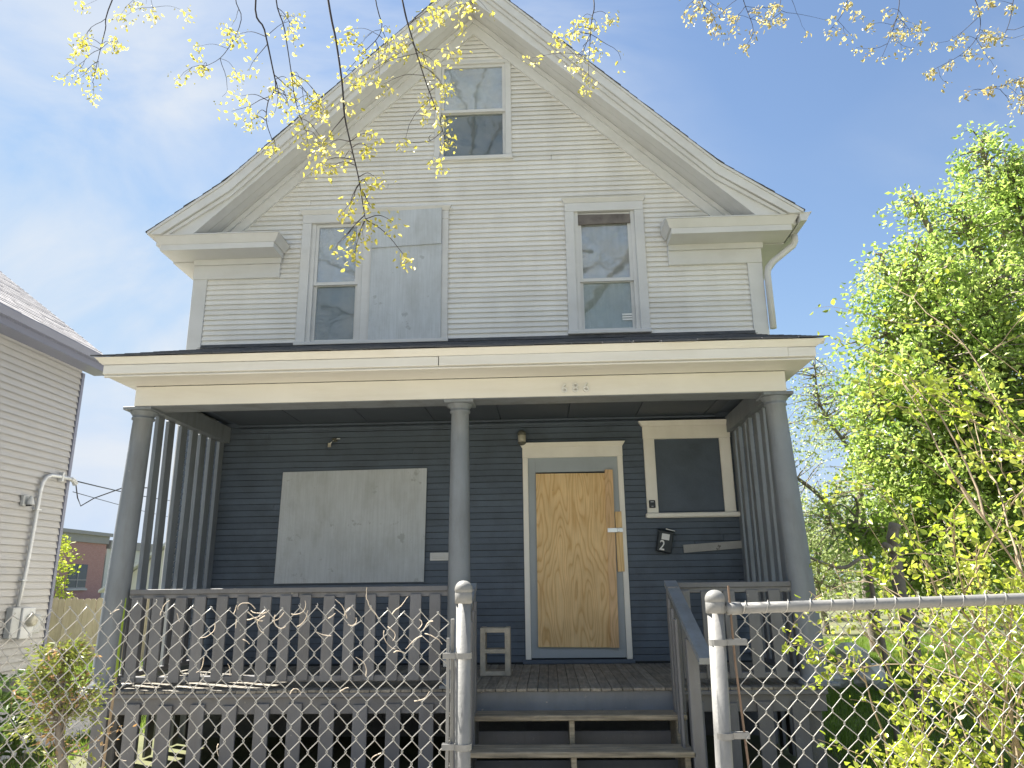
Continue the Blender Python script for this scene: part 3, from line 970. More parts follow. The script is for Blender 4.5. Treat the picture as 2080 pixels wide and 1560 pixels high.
# skirt boards below the deck
x = PXL - .03
while x < PXR:
    if not (-0.80 < x < 1.0):
        part(MB().bbox(x, x + .125, PF - .012 + rng.uniform(-.004, .004), PF + .013, 0.02, 0.625 + rng.uniform(-.01, .01), .003), 'skirt_board', M['rail'], deck)
    x += .283
for xs in (PXL - .03, PXR + .02):
    y = PF + .12
    while y < W - .1:
        part(MB().box(xs - .012, xs + .013, y, y + .125, 0.02, 0.70), 'skirt_board', M['rail'], deck)
        y += .27
for xs in (PXL + .06, -0.76, 1.10, PXR - .06):
    part(MB().bbox(xs - .09, xs + .09, PF + .07, PF + .25, -0.05, 0.60, .01), 'pier', M['found'], deck)

# columns
for cx, lean, rt_, rb_ in ((-3.890, 0.030, .090, .108), (-0.800, 0.0, .083, .104), (2.165, -0.036, .089, .110)):
    zt = 3.17
    prof = [(rb_ + .035, ZF + .002), (rb_ + .035, ZF + .03), (rb_ + .028, ZF + .055), (rb_ + .008, ZF + .07), (rb_ + .002, ZF + .10), (rb_, ZF + .3)]
    for k in range(1, 9):
        t = k / 8
        prof.append((rb_ + (rt_ - rb_) * t ** 1.4, ZF + .3 + (zt - ZF - .3) * t))
    prof += [(rt_ + .014, zt + .006), (rt_ + .014, zt + .022), (rt_ + .004, zt + .028), (rt_ + .012, zt + .045), (rt_ + .036, zt + .075), (rt_ + .04, zt + .082)]
    c = part(MB().lathe(prof, cx, 6.84, 28, (lean, 0), 3.2), 'porch_column', M['darktrim'], smooth=True)
    cc = cx + lean * .05
    part(MB().bbox(cc - .138, cc + .138, 6.84 - .138, 6.84 + .138, zt + .083, 3.284, .004), 'capital', M['darktrim'], c)
    cb = cx + lean * (ZF - 3.2)
    part(MB().bbox(cb - .15, cb + .15, 6.84 - .15, 6.84 + .15, ZF + .001, ZF + .028, .004), 'plinth', M['darktrim'], c)

# beam, soffit, fascia
beam = part(MB().bbox(PXL, PXR + .01, 6.70, 6.98, 3.286, 3.475, .004), 'porch_beam', M['frieze'])
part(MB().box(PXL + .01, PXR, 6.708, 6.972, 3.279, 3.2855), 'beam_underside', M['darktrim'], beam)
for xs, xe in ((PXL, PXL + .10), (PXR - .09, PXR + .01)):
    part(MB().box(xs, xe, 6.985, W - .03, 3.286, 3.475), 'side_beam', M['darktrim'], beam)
pr = part(MB().prism([(6.24, 3.635), (W - .04, 4.485), (W - .04, 4.43), (6.30, 3.60)], -4.06, 2.47, 'x'), 'porch_roof', M['trim'])
part(MB().bbox(-4.005, 2.385, 6.315, 6.70, 3.478, 3.500, .003), 'soffit', M['frieze'], pr)
part(MB().box(-4.0, PXL - .002, 6.702, W - .03, 3.478, 3.500), 'side_soffit', M['frieze'], pr)
part(MB().box(PXR + .014, 2.38, 6.702, W - .03, 3.478, 3.500), 'side_soffit', M['frieze'], pr)
part(MB().bbox(-4.01, -0.935, 6.288, 6.314, 3.488, 3.573, .003), 'fascia_board', M['frieze'], pr)
part(MB().bbox(-0.928, 2.150, 6.282, 6.314, 3.486, 3.575, .003), 'fascia_board', M['frieze'], pr)
part(MB().bbox(2.152, 2.39, 6.286, 6.314, 3.488, 3.573, .003), 'fascia_board', M['frieze'], pr)
part(MB().bbox(-4.005, 2.385, 6.300, 6.330, 3.462, 3.477, .004), 'drip_moulding', M['frieze'], pr)
part(MB().hexa([(-4.02, 6.285, 3.577), (2.40, 6.285, 3.577), (2.40, 6.34, 3.577), (-4.02, 6.34, 3.577),
                (-4.075, 6.235, 3.634), (2.475, 6.235, 3.634), (2.475, 6.34, 3.634), (-4.075, 6.34, 3.634)]), 'crown_moulding', M['frieze'], pr)
for xs, xe in ((-4.012, -3.985), (2.365, 2.392)):
    part(MB().prism([(6.32, 3.50), (W - .03, 3.50), (W - .03, 4.43), (6.32, 3.59)], xs, xe, 'x'), 'roof_cheek', M['trim'], pr)
mb = MB()
nrow = 0
y = 6.215
sl = (4.485 - 3.635) / (W - .04 - 6.24)
while y < W - .06:
    x = -4.10 - rng.uniform(0, .2)
    while x < 2.49:
        w = rng.uniform(.24, .34)
        xa, xb = max(x, -4.10 - rng.uniform(0, .012)), min(x + w - .006, 2.49 + rng.uniform(0, .012))
        if xb - xa > .03:
            j = rng.uniform(-.010, .008)
            if nrow == 0: j += rng.choice([0, 0, -.015, .01])
            lift = rng.uniform(0, .007) + (.004 if nrow == 0 else 0)
            z0 = 3.635 + (y + j - 6.24) * sl
            y1 = min(y + .155, W - .03)
            z1 = 3.635 + (y1 - 6.24) * sl
            mb.hexa([(xa, y + j, z0 + .003 + lift), (xb, y + j, z0 + .003 + lift), (xb, y1, z1 + .003), (xa, y1, z1 + .003),
                     (xa, y + j, z0 + .016 + lift), (xb, y + j, z0 + .016 + lift), (xb, y1, z1 + .008), (xa, y1, z1 + .008)])
        x += w
    y += .13
    nrow += 1
part(mb, 'shingle_tabs', M['shingle'], pr, kind='stuff')
part(MB().prism([(W - .12, 4.482), (W - .03, 4.505), (W - .03, 4.55), (W - .034, 4.55), (W - .036, 4.512), (W - .12, 4.488)], -4.3, 2.6, 'x'), 'flashing', M['shingle'], pr)
# ceiling panels
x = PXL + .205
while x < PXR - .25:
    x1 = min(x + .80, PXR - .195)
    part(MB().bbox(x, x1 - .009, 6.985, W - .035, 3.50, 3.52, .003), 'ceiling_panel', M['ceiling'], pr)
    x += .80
for i in range(2):
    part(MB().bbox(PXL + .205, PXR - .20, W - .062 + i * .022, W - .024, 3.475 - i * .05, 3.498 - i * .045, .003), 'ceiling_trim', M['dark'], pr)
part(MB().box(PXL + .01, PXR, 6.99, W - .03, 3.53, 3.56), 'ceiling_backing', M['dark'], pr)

# slat screens at both ends of the porch
slm = unit_mesh('slat', MB().bbox(-.02, .02, 0, .125, 1.575, 3.285, .003), M['darktrim'])
blm = unit_mesh('baluster', MB().bbox(-.011, .011, 0, .10, 0.80, 1.52, .003), M['rail'])
for xs, sgn in ((PXL + .005, 1), (PXR - .02, -1)):
    sr = part(MB().bbox(xs - .045, xs + .045, 6.95, W - .02, 1.535, 1.575, .004), 'side_rail', M['darktrim'])
    for k in range(7):
        inst('slat', slm, sr, (xs, 7.135 + .235 * k, 0), rot=(rng.uniform(-.002, .002), rng.uniform(-.004, .004), rng.uniform(-.05, .05)))
    part(MB().bbox(xs - .03, xs + .03, 6.95, W - .02, 0.80, 0.845, .004), 'bottom_rail', M['rail'], sr)
    for k in range(9):
        inst('baluster', blm, sr, (xs + .01 * sgn, 7.0 + .19 * k, 0), rot=(0, 0, rng.uniform(-.04, .04)))

# front railing
fblm = unit_mesh('baluster', MB().bbox(0, .10, -.011, .011, 0.80, 1.52, .003), M['rail'])
for xa, xb in ((-3.80, -0.895), (1.10, 2.12)):
    fr = part(MB().bbox(xa, xb, 6.80, 6.89, 1.545, 1.590, .004), 'front_rail', M['rail'])
    if xa < 0:
        part(MB().bbox(xa, -2.25, 6.815, 6.855, 1.508, 1.5445, .003), 'lower_rail', M['rail'], fr)
        part(MB().bbox(-2.245, xb, 6.818, 6.858, 1.500, 1.5445, .003), 'lower_rail', M['rail'], fr)
    else:
        part(MB().bbox(xa, xb, 6.815, 6.855, 1.502, 1.5445, .003), 'lower_rail', M['rail'], fr)
    part(MB().bbox(xa, xb, 6.81, 6.88, 0.795, 0.845, .004), 'bottom_rail', M['rail'], fr)
    x = xa + .045
    while x < xb - .08:
        inst('baluster', fblm, fr, (x, 6.802, rng.uniform(-.006, .006)), rot=(rng.uniform(-.006, .006), rng.uniform(-.010, .010), 0))
        x += .193

# front steps
st = part(MB().prism([(PF + .01, 0.54), (PF - .34, 0.54), (PF - .34, 0.34), (PF - .64, 0.34), (PF - .64, 0.16), (PF - .95, 0.16), (PF - .95, 0.02), (PF - .75, 0.02), (PF + .01, 0.28)], -0.655, -0.615, 'x'), 'front_steps', M['rail'])
for xs in (0.14, 0.985):
    part(MB().prism([(PF + .01, 0.54), (PF - .34, 0.54), (PF - .34, 0.34), (PF - .64, 0.34), (PF - .64, 0.16), (PF - .95, 0.16), (PF - .95, 0.02), (PF - .75, 0.02), (PF + .01, 0.28)], xs, xs + .04, 'x'), 'stringer', M['tread'], st)
for k, zt in enumerate((0.580, 0.375, 0.195)):
    yf = PF - .36 - .30 * k
    for q in range(2):
        part(MB().bbox(-0.70 + rng.uniform(-.008, .008), 1.065 + rng.uniform(-.008, .008), yf + q * .146, yf + q * .146 + .140, zt - .038, zt + rng.uniform(-.004, .004), .006), 'tread', M['tread'], st)
part(MB().bbox(-0.69, 0.42, PF + .0, PF + .014, 0.505, 0.575, .003), 'riser', M['riser'], st)
part(MB().bbox(0.43, 1.03, PF + .002, PF + .014, 0.512, 0.570, .003), 'riser', M['riser'], st)
part(MB().box(-0.65, 1.02, PF + .03, PF + .05, 0.24, 0.40), 'back_board', M['rail'], st)
part(MB().box(-0.65, 1.02, PF - .28, PF - .26, 0.10, 0.24), 'back_board', M['rail'], st)
# stair hand rails
for xs, dx in ((-0.680, -.05), (1.060, .065)):
    nw = part(MB().bbox(xs - .045, xs + .045, 6.60, 6.69, 0.10, 1.56, .005), 'newel', M['rail'])
    part(MB().bbox(xs + dx * .5 - .044, xs + dx * .5 + .044, 6.06, 6.145, 0.05, 1.17, .005), 'lower_newel', M['rail'], nw)
    s = (1.575 - 1.07) / (6.69 - 5.72)
    part(MB().hexa([(xs + dx - .052, 5.72, 1.02), (xs + dx + .052, 5.72, 1.02), (xs + .052, 6.72, 1.565), (xs - .052, 6.72, 1.565),
                    (xs + dx - .052, 5.705, 1.065), (xs + dx + .052, 5.705, 1.065), (xs + .052, 6.72, 1.610), (xs - .052, 6.72, 1.610)]), 'hand_rail', M['darktrim'], nw)
    for k in range(3):
        y = 6.19 + k * .14
        part(MB().bbox(xs + .046 if xs < 0 else xs - .066, xs + .066 if xs < 0 else xs - .046, y, y + .09, 0.35 + .1 * k, 1.16 + (y - 5.9) * s, .003), 'baluster', M['rail'], nw)

# house number on the beam
def text_mesh(ch, size, depth):
    cu = bpy.data.curves.new('t', 'FONT')
    cu.body = ch
    cu.size = size
    cu.extrude = depth
    cu.bevel_depth = 0.0015
    cu.align_x = 'CENTER'
    o = bpy.data.objects.new('t', cu)
    COL.objects.link(o)
    dg = bpy.context.evaluated_depsgraph_get()
    me = bpy.data.meshes.new_from_object(o.evaluated_get(dg))
    bpy.data.objects.remove(o)
    return me


for ch, nx, nz in (('6', .195, 3.312), ('8', .297, 3.315), ('6', .397, 3.318)):
    me = text_mesh(ch, .128, .012)
    me.materials.clear()
    me.materials.append(M['trim'])
    o = inst('house_number', me, beam, (nx, 6.692, nz), rot=(R(90), 0, 0))

# ------------------------------------------------------------------ things on and by the porch
t = thing('wall_lamp', (-0.27, W - .03, 3.18), 'small bronze lantern with frosted glass above the left corner of the door', 'lamp')
MB().bbox(-.30, -.235, W - .045, W - .026, 3.22, 3.33, .006).build('back_plate', M['bronze'], t)
MB().lathe([(.028, 3.20), (.045, 3.205), (.048, 3.29), (.036, 3.305)], -.27, W - .095, 14).build('glass_globe', M['lampglass'], t, smooth=True)
MB().lathe([(.05, 3.295), (.053, 3.315), (.036, 3.345), (.012, 3.355)], -.27, W - .095, 14).build('lamp_cap', M['bronze'], t, smooth=True)
MB().lathe([(.012, 3.175), (.034, 3.185), (.05, 3.20), (.05, 3.21)], -.27, W - .095, 14).build('base_ring', M['bronze'], t, smooth=True)

t = thing('light_socket', (-2.52, W - .03, 3.24), 'bare broken light socket with loose wires above the big grey plywood sheet', 'lamp')
MB().tube([(-2.54, W - .02, 3.29), (-2.535, W - .07, 3.285), (-2.55, W - .10, 3.26), (-2.57, W - .09, 3.235), (-2.585, W - .08, 3.245)], .006, 6).build('wire', M['aluminium'], t)
MB().tube([(-2.52, W - .02, 3.30), (-2.49, W - .08, 3.305), (-2.45, W - .09, 3.30)], .006, 6).build('wire', M['aluminium'], t)
MB().tube([(-2.575, W - .09, 3.205), (-2.575, W - .09, 3.25)], .020, 10).build('socket', M['concrete'], t)
MB().lathe([(.03, 3.275), (.035, 3.28), (.035, 3.31), (.02, 3.32)], -2.53, W - .04, 12).build('ceiling_box', M['bronze'], t)

t = thing('mailbox', (1.33, W - .03, 1.90), 'tilted black metal mailbox with white 2 and sticker, on slate siding', 'mailbox')
rot = Matrix.Rotation(R(11), 3, 'Y')


def tilt(mb, c=(1.33, W - .08, 2.045)):
    cv = Vector(c)
    mb.v = [tuple(rot @ (Vector(p) - cv) + cv) for p in mb.v]
    return mb


tilt(MB().bbox(1.245, 1.415, W - .125, W - .03, 1.915, 2.155, .01)).build('body', M['black'], t)
tilt(MB().hexa([(1.238, W - .14, 2.13), (1.422, W - .14, 2.13), (1.422, W - .03, 2.165), (1.238, W - .03, 2.165),
                (1.238, W - .14, 2.142), (1.422, W - .14, 2.142), (1.422, W - .03, 2.178), (1.238, W - .03, 2.178)])).build('lid', M['black'], t)
tilt(MB().box(1.285, 1.372, W - .1285, W - .1262, 2.055, 2.122)).build('sticker', M['paper'], t)
tilt(MB().hexa([(1.33, W - .075, 2.176), (1.435, W - .055, 2.172), (1.435, W - .04, 2.172), (1.33, W - .05, 2.176),
                (1.33, W - .075, 2.186), (1.435, W - .055, 2.182), (1.435, W - .04, 2.182), (1.33, W - .05, 2.186)])).build('letter', M['paper'], t)
me = text_mesh('2', .155, .001)
me.materials.clear()
me.materials.append(M['paper'])
dg = inst('digit', me, t, rot @ (Vector((1.302, W - .128, 1.938)) - Vector((1.33, W - .08, 2.045))) + Vector((1.33, W - .08, 2.045)), scale=(.82, 1, 1), rot=(R(90), R(11), 0))

t = thing('key_lock_box', (1.217, W - .06, 2.42), 'small black keypad lock box on the white casing of the porch window', 'lock box')
MB().bbox(1.181, 1.253, W - .080, W - .059, 2.418, 2.508, .007).build('case', M['blackplastic'], t)
MB().bbox(1.199, 1.235, W - .0835, W - .0795, 2.482, 2.494, .001).build('lens', M['meter'], t)
MB().bbox(1.205, 1.229, W - .083, W - .0795, 2.432, 2.440, .001).build('button', M['meter'], t)

t = MB().hexa([(1.547, W - .045, 1.912), (2.228, W - .045, 1.957), (2.228, W - .024, 1.957), (1.547, W - .024, 1.912),
               (1.540, W - .045, 2.000), (2.230, W - .045, 2.040), (2.230, W - .024, 2.040), (1.540, W - .024, 2.000)]).build('scrap_board', M['scrap'])
tag(t, 'short weathered white plank nailed slightly askew on the wall right of the mailbox', 'board')

t = thing('mail_slot', (-1.25, W - .03, 1.86), 'small white metal letter slot on the slate wall beside the middle column', 'mail slot')
MB().bbox(-1.352, -1.09, W - .034, W - .021, 1.865, 1.955, .004).build('plate', M['trim'], t)
MB().bbox(-1.325, -1.115, W - .042, W - .034, 1.890, 1.928, .003).build('flap', M['trim'], t)

# concrete block standing on end on the deck
t = thing('concrete_block', (-0.53, 7.66, ZF), 'hollow concrete block standing on end on the porch deck beside the steps', 'concrete block')
bx0, bx1, by0, by1, bz0, bz1 = -0.675, -0.385, 7.55, 7.75, ZF + .002, ZF + .445
MB().bbox(bx0, bx0 + .05, by0, by1, bz0, bz1, .004).build('side_shell', M['concrete'], t)
MB().bbox(bx1 - .05, bx1, by0, by1, bz0, bz1, .004).build('side_shell', M['concrete'], t)
for z0, z1 in ((bz0 + .002, bz0 + .042), (bz0 + .205, bz0 + .243), (bz1 - .046, bz1 - .004)):
    MB().bbox(bx0 + .043, bx1 - .043, by0 + .004, by1 - .004, z0, z1, .004).build('web', M['concrete'], t)

# ------------------------------------------------------------------ chain-link fence with an open gateway
FY = 3.0


def fence_wires(parent, x0, x1, ztop, w, h, zbot, warp, rad=.0018, peak_jit=.0):
    """pickets of chain link: each wire zigzags between two neighbouring columns and hooks round the next one"""
    n = int(round((x1 - x0) / (w / 2)))
    for i in range(n):
        pts = []
        xa, xb = x0 + i * w / 2, x0 + (i + 1) * w / 2
        j = 0
        z = ztop
        flip = i % 2
        tj = rng.uniform(-peak_jit, peak_jit)
        while z > zbot:
            side = (j + flip) % 2
            x = xb if side else xa
            hook = .0030 * (1 if side else -1)
            yy = FY + (.0035 if (j % 2) else -.0035)
            pts.append((x + hook * .3, yy, z + .0045))
            pts.append((x + hook, yy + (.002 if side else -.002), z))
            pts.append((x + hook * .3, yy, z - .0045))
            z -= h / 2
            j += 1
        # the uppermost end: wires meet in peaks, twisted once
        if flip == 0:
            pts = pts[1:]
        out = []
        for k, (x, y, z) in enumerate(pts):
            dx, dy, dz = warp(x, z)
            if k < 2: dz += tj
            out.append((x + dx, y + dy, z + dz))
        MB().tube(out, rad, 5).build('wire', M['wire'], parent, smooth=True)


def post(parent, x, lean, ztop, r):
    p = MB().lathe([(r, -0.05), (r, 0.6), (r, ztop - .05)], x, FY, 20, (lean, 0), ztop).build('post', M['galv'], parent, smooth=True)
    prof_ = [(r + .0025, ztop - .085), (r + .0055, ztop - .083), (r + .0055, ztop - .045), (r + .004, ztop - .043), (r + .0065, ztop - .040), (r + .0065, ztop - .028)]
    for k in range(1, 7):
        a = k / 6 * math.pi / 2
        prof_.append(((r + .005) * math.cos(a) + .0005, ztop - .028 + .030 * math.sin(a)))
    MB().lathe(prof_, x, FY, 20, (lean, 0), ztop).build('post_cap', M['galv'], p, smooth=True)
    return p


def band(parent, x, z, r, sgn, ln=.055):
    b = MB().lathe([(r + .004, z - .011), (r + .0045, z + .011)], x, FY, 20)
    b.bbox(*sorted((x + sgn * (r - .002), x + sgn * (r + ln))), FY - .012, FY - .006, z - .011, z + .011, .001)
    b.bbox(*sorted((x + sgn * (r - .002), x + sgn * (r + ln))), FY + .006, FY + .012, z - .011, z + .011, .001)
    b.build('tension_band', M['galv'], parent, smooth=False)


fl = thing('chain_link_fence', (-1.4, FY, 0), 'chain-link panel left of the gateway with bare twisted wire tops and no top rail', 'fence', 'chain-link fence panels')
lp = post(fl, -0.333, 0.0, 1.612, .0285)
for zz in (1.015, 1.335):
    band(fl, -0.333, zz, .0285, -1, .05)
MB().bbox(-.398, -.386, FY - .004, FY + .004, 0.10, 1.40, .001).build('tension_bar', M['galv'], fl)
MB().bbox(-.384, -.370, FY + .010, FY + .022, 0.10, 1.47, .002).build('tension_bar', M['galv'], fl)


def warp_left(x, z):
    u = (x + .4) / 2.2
    sag = .012 * math.sin(x * 3.1) + .010 * math.sin(x * 7.3 + 1) + (-.012 if x > -.75 else 0)
    topk = max(0, (z - 1.1) / .4)
    return (-.06 * max(0, z - 1.25) * math.exp(-((x + .47) / .12) ** 2), .03 * math.sin(x * 2.2 + z * 2) + .012 * topk * math.sin(x * 9), sag * topk - .004 * math.sin(x * 5 + z * 9))


fence_wires(fl, -2.75, -0.40, 1.525, .0705, .0885, 0.05, warp_left, .00185, .008)
MB().lathe([(.0285, -.05), (.0285, 1.50), (.02, 1.53), (.004, 1.54)], -2.80, FY + .02, 14).build('post', M['galv'], fl, smooth=True)

frt = thing('chain_link_fence', (1.4, FY, 0), 'chain-link panel right of the gateway with a galvanised top rail', 'fence', 'chain-link fence panels')
rp = post(frt, 0.641, 0.024, 1.565, .0315)
band(frt, 0.640, 1.375, .0315, 1, .075)
band(frt, 0.640, 1.497, .0315, 1, .05)
band(frt, 0.634, 1.05, .0315, 1, .06)
MB().tube([(0.700, FY, 1.497), (1.0, FY, 1.503), (1.4, FY, 1.511), (1.9, FY, 1.523), (2.9, FY, 1.545), (3.6, FY, 1.55)], [.0205] * 6, 16).build('top_rail', M['galv'], frt, smooth=True)
MB().lathe([(.0235, 0.0), (.0235, .05)], 0, 0, 16)
MB().tube([(0.680, FY, 1.4965), (0.735, FY, 1.4975)], .0235, 16).build('rail_cup', M['galv'], frt, smooth=True)
MB().tube([(0.694, FY - .006, 1.582), (0.696, FY - .006, 1.30), (0.712, FY - .006, 0.95), (0.722, FY - .006, 0.08)], .0045, 6).build('tension_bar', M['rust'], frt)
fence_wires(frt, 0.705, 3.3, 1.500, .081, .0925, 0.05, lambda x, z: (.016 * (1.5 - z) * max(0, 1 - (x - .7) / 1.0), .010 * math.sin(x * 3 + z * 2), (x - .7) * .0205 * min(1, max(0, z / 1.5))), .00175)
for i in range(22):
    x = 0.742 + i * .0815 + rng.uniform(-.006, .006)
    zc = 1.4975 + (x - .7) * .0205
    loop = []
    for k in range(9):
        a = -math.pi * .75 + k / 8 * math.pi * 1.55
        loop.append((x + .030 * (k / 8 - .4), FY - .0235 * math.cos(a), zc + .0245 * math.sin(a) + .002))
    MB().tube(loop, .0019, 5).build('tie_wire', M['wire'], frt, smooth=True)
MB().lathe([(.0285, -.05), (.0285, 1.57), (.02, 1.60), (.004, 1.61)], 3.32, FY, 14).build('post', M['galv'], frt, smooth=True)

# dried tendrils left tangled in the wire
mb = MB()
for i in range(40):
    x = rng.choice([rng.uniform(-2.1, -.42), rng.uniform(-1.4, -.42)])
    z = rng.choice([rng.uniform(1.40, 1.52), rng.uniform(.95, 1.5), rng.uniform(1.42, 1.53)])
    p = Vector((x, FY - .008, z))
    pts = [p.copy()]
    a = rng.uniform(0, 6.28)
    cur = rng.uniform(-.4, .4)
    for k in range(rng.randint(3, 8)):
        a += cur + rng.uniform(-.3, .3)
        p = p + Vector((math.cos(a) * .012, rng.uniform(-.004, .004), math.sin(a) * .011))
        pts.append(p.copy())
    mb.tube(pts, [.0022 * (1 - .6 * k / len(pts)) for k in range(len(pts))], 4)
o = mb.build('dry_tendrils', M['dry'], kind='stuff')
tag(o, 'dry curled vine tendrils tangled in the left chain-link panel', 'dry vine')

# ------------------------------------------------------------------ neighbour's house on the left
NX, NY = -8.6, 12.95


def atX(px, py, X):
    d = CF + CR * ((px - 1040) / 1500.0) - CU * ((py - 780) / 1500.0)
    return Vector((0, 0, CZ)) + d * (X / d.x)


nb = thing('neighbour_house', (-11.5, 9, 0), 'beige vinyl-sided neighbouring house with grey shingle roof, cut by the left edge', 'house')
nw = MB().prism([(NX - .04, -0.05), (NX - .04, 5.62), (NX - 3.2, 8.0), (NX - 6.4, 5.62), (NX - 6.4, -0.05)], 5.0, NY - .03).build('wall', M['vinyl'], nb)
ncb = unit_mesh('clapboard', MB().hexa([(-.010, 0, .008), (.004, 0, 0), (.004, 1, 0), (-.010, 1, .008), (-.04, 0, .122), (-.030, 0, .122), (-.030, 1, .122), (-.04, 1, .122)]), M['vinyl'])
z = 0.25
while z < 5.5:
    inst('clapboard', ncb, nw, (NX, 5.0, z), (1, NY - .075 - 5.0, 1))
    z += .114
MB().box(NX - .035, NX + .012, NY - .07, NY + .0, 0.0, 5.5).build('corner_board', M['ntrim'], nw)
MB().bbox(NX - .035, NX + .016, 9.7, 9.80, 3.7, 5.22, .004).build('window_casing', M['trim'], nw)
MB().box(NX - .06, NX - .0, 5.0, NY - .1, -.05, .26).build('foundation', M['found'], nw)
EX, EZ = NX + .33, 5.79
nsl = 0.765
rf = MB().prism([(EX, EZ), (EX - 3.53, EZ + 3.53 * nsl), (EX - 7.06, EZ), (EX - 7.06, EZ - .05), (EX - 3.53, EZ + 3.53 * nsl - .05), (EX, EZ - .05)], 4.8, 13.28).build('roof', M['ntrim'], nb)
mb = MB()
d = -0.03
while d < 3.5:
    d2 = d + .127
    y = 4.8
    while y < 13.3:
        wy = rng.uniform(.5, 1.1)
        y1 = min(y + wy, 13.32)
        l0 = rng.uniform(.016, .026)
        mb.hexa([(EX - d, y, EZ + d * nsl + .002), (EX - d2, y, EZ + d2 * nsl + .002), (EX - d2, y1 - .004, EZ + d2 * nsl + .002), (EX - d, y1 - .004, EZ + d * nsl + .002),
                 (EX - d, y, EZ + d * nsl + l0), (EX - d2, y, EZ + d2 * nsl + .006), (EX - d2, y1 - .004, EZ + d2 * nsl + .006), (EX - d, y1 - .004, EZ + d * nsl + l0)])
        y += wy
    d += .105
mb.build('shingle_courses', M['nshingle'], rf, kind='stuff')
gt = MB().prism([(EX + .0, EZ - .13), (EX + .09, EZ - .13), (EX + .125, EZ - .02), (EX + .125, EZ - .005), (EX + .11, EZ - .005), (EX + .08, EZ - .118), (EX, EZ - .118)], 4.8, 13.28).build('gutter', M['ntrim'], nb)
MB().box(EX - .02, EX - .002, 4.8, 13.27, EZ - .24, EZ - .052).build('fascia', M['ntrim'], nb)
MB().box(NX - .01, EX - .022, 4.8, 13.25, EZ - .245, EZ - .225).build('soffit', M['ntrim'], nb)
MB().prism([(EX - .002, EZ - .25), (EX - .002, EZ - .055), (EX - 3.53, EZ + 3.53 * nsl - .055), (EX - 3.53, EZ + 3.53 * nsl - .25)], 13.25, 13.275).build('rake_board', M['ntrim'], nb)

# service conduit, meter and flood light on the neighbour's wall
t = thing('service_conduit', (NX + .05, 12.2, 1.4), 'grey electrical conduit bending along the beige neighbouring wall', 'conduit')
pts = [(NX + .05, 12.03, 1.30), (NX + .05, 12.10, 1.9), (NX + .05, 12.13, 2.6), (NX + .05, 12.15, 3.22), (NX + .05, 12.18, 3.36), (NX + .05, 12.25, 3.46), (NX + .05, 12.36, 3.51), (NX + .05, 12.6, 3.52), (NX + .05, 12.93, 3.52)]
MB().tube(pts, .032, 10).build('pipe', M['conduit'], t, smooth=True)
for y, z in ((12.06, 1.75), (12.14, 2.9)):
    MB().bbox(NX - .004, NX + .086, y - .05, y + .07, z - .012, z + .012, .003).build('strap', M['conduit'], t)
MB().bbox(NX + .004, NX + .09, 12.62, 12.66, 3.44, 3.60, .003).build('strap', M['conduit'], t)
MB().tube([(NX + .05, 12.92, 3.52), (NX + .05, 13.0, 3.50), (NX + .06, 13.05, 3.44)], [.04, .045, .05], 10).build('weather_head', M['meter'], t)
t = thing('electric_meter', (NX + .08, 12.3, .9), 'grey electric meter box with round glass dial on the neighbouring wall', 'meter')
MB().bbox(NX + .0, NX + .11, 11.86, 12.05, 0.86, 1.33, .008).build('side_box', M['meter'], t)
MB().bbox(NX + .0, NX + .14, 12.06, 12.36, 0.84, 1.32, .008).build('meter_box', M['conduit'], t)
md = MB()
md.v = []
ring = [(.10, 0), (.10, .05), (.085, .085), (.05, .10), (.0, .105)]
vs_, fs_ = [], []
for r_, q in ring:
    for k in range(18):
        a = 2 * math.pi * k / 18
        vs_.append((NX + .14 + q, 12.24 + r_ * math.cos(a), 1.12 + r_ * math.sin(a)))
for i in range(4):
    for k in range(18):
        fs_.append((i * 18 + k, i * 18 + (k + 1) % 18, (i + 1) * 18 + (k + 1) % 18, (i + 1) * 18 + k))
md.add(vs_, fs_).build('dial', M['lampglass'], t, smooth=True)
MB().bbox(NX + .0, NX + .10, 12.40, 12.60, 0.90, 1.20, .02).build('junction_box', M['meter'], t)
t = thing('flood_light', (NX + .05, 11.85, 2.95), 'small grey outdoor flood light fixed to the beige neighbouring wall', 'lamp')
MB().bbox(NX - .002, NX + .05, 11.78, 11.95, 2.93, 3.11, .006).build('back_plate', M['meter'], t)
MB().lathe([(.02, 3.10), (.035, 3.06), (.06, 2.97), (.062, 2.955)], NX + .11, 11.87, 12).build('lamp_head', M['meter'], t)
MB().bbox(NX + .04, NX + .13, 11.85, 11.89, 2.93, 2.955, .004).build('arm', M['cable'], t)

# service cables to a pole beyond
def cable(a, b, sag, label, r=.011, n=16):
    a, b = Vector(a), Vector(b)
    pts = []
    for k in range(n + 1):
        u = k / n
        p = a.lerp(b, u)
        p.z -= sag * 4 * u * (1 - u)
        pts.append(p)
    o = MB().tube(pts, r, 5).build('utility_cable', M['cable'])
    tag(o, label, 'cable')


cable((NX + .06, 13.05, 3.50), tuple(at(420, 1020, 40)), .15, 'upper black service cable running from the neighbouring conduit to the right', .012)
cable((NX + .06, 13.0, 3.30), tuple(at(420, 1062, 40)), .1, 'thin lower black cable below the service cable left of the porch', .007)
o = MB().tube([(NX + .06, 13.05, 3.46), (NX + .10, 13.1, 3.20), (NX + .14, 13.16, 3.06), (NX + .25, 13.35, 3.22), (NX + .5, 13.8, 3.46), (NX + .75, 14.3, 3.52)], .011, 5).build('cable_loop', M['cable'])
tag(o, 'drooping loop of black cable at the conduit end', 'cable')

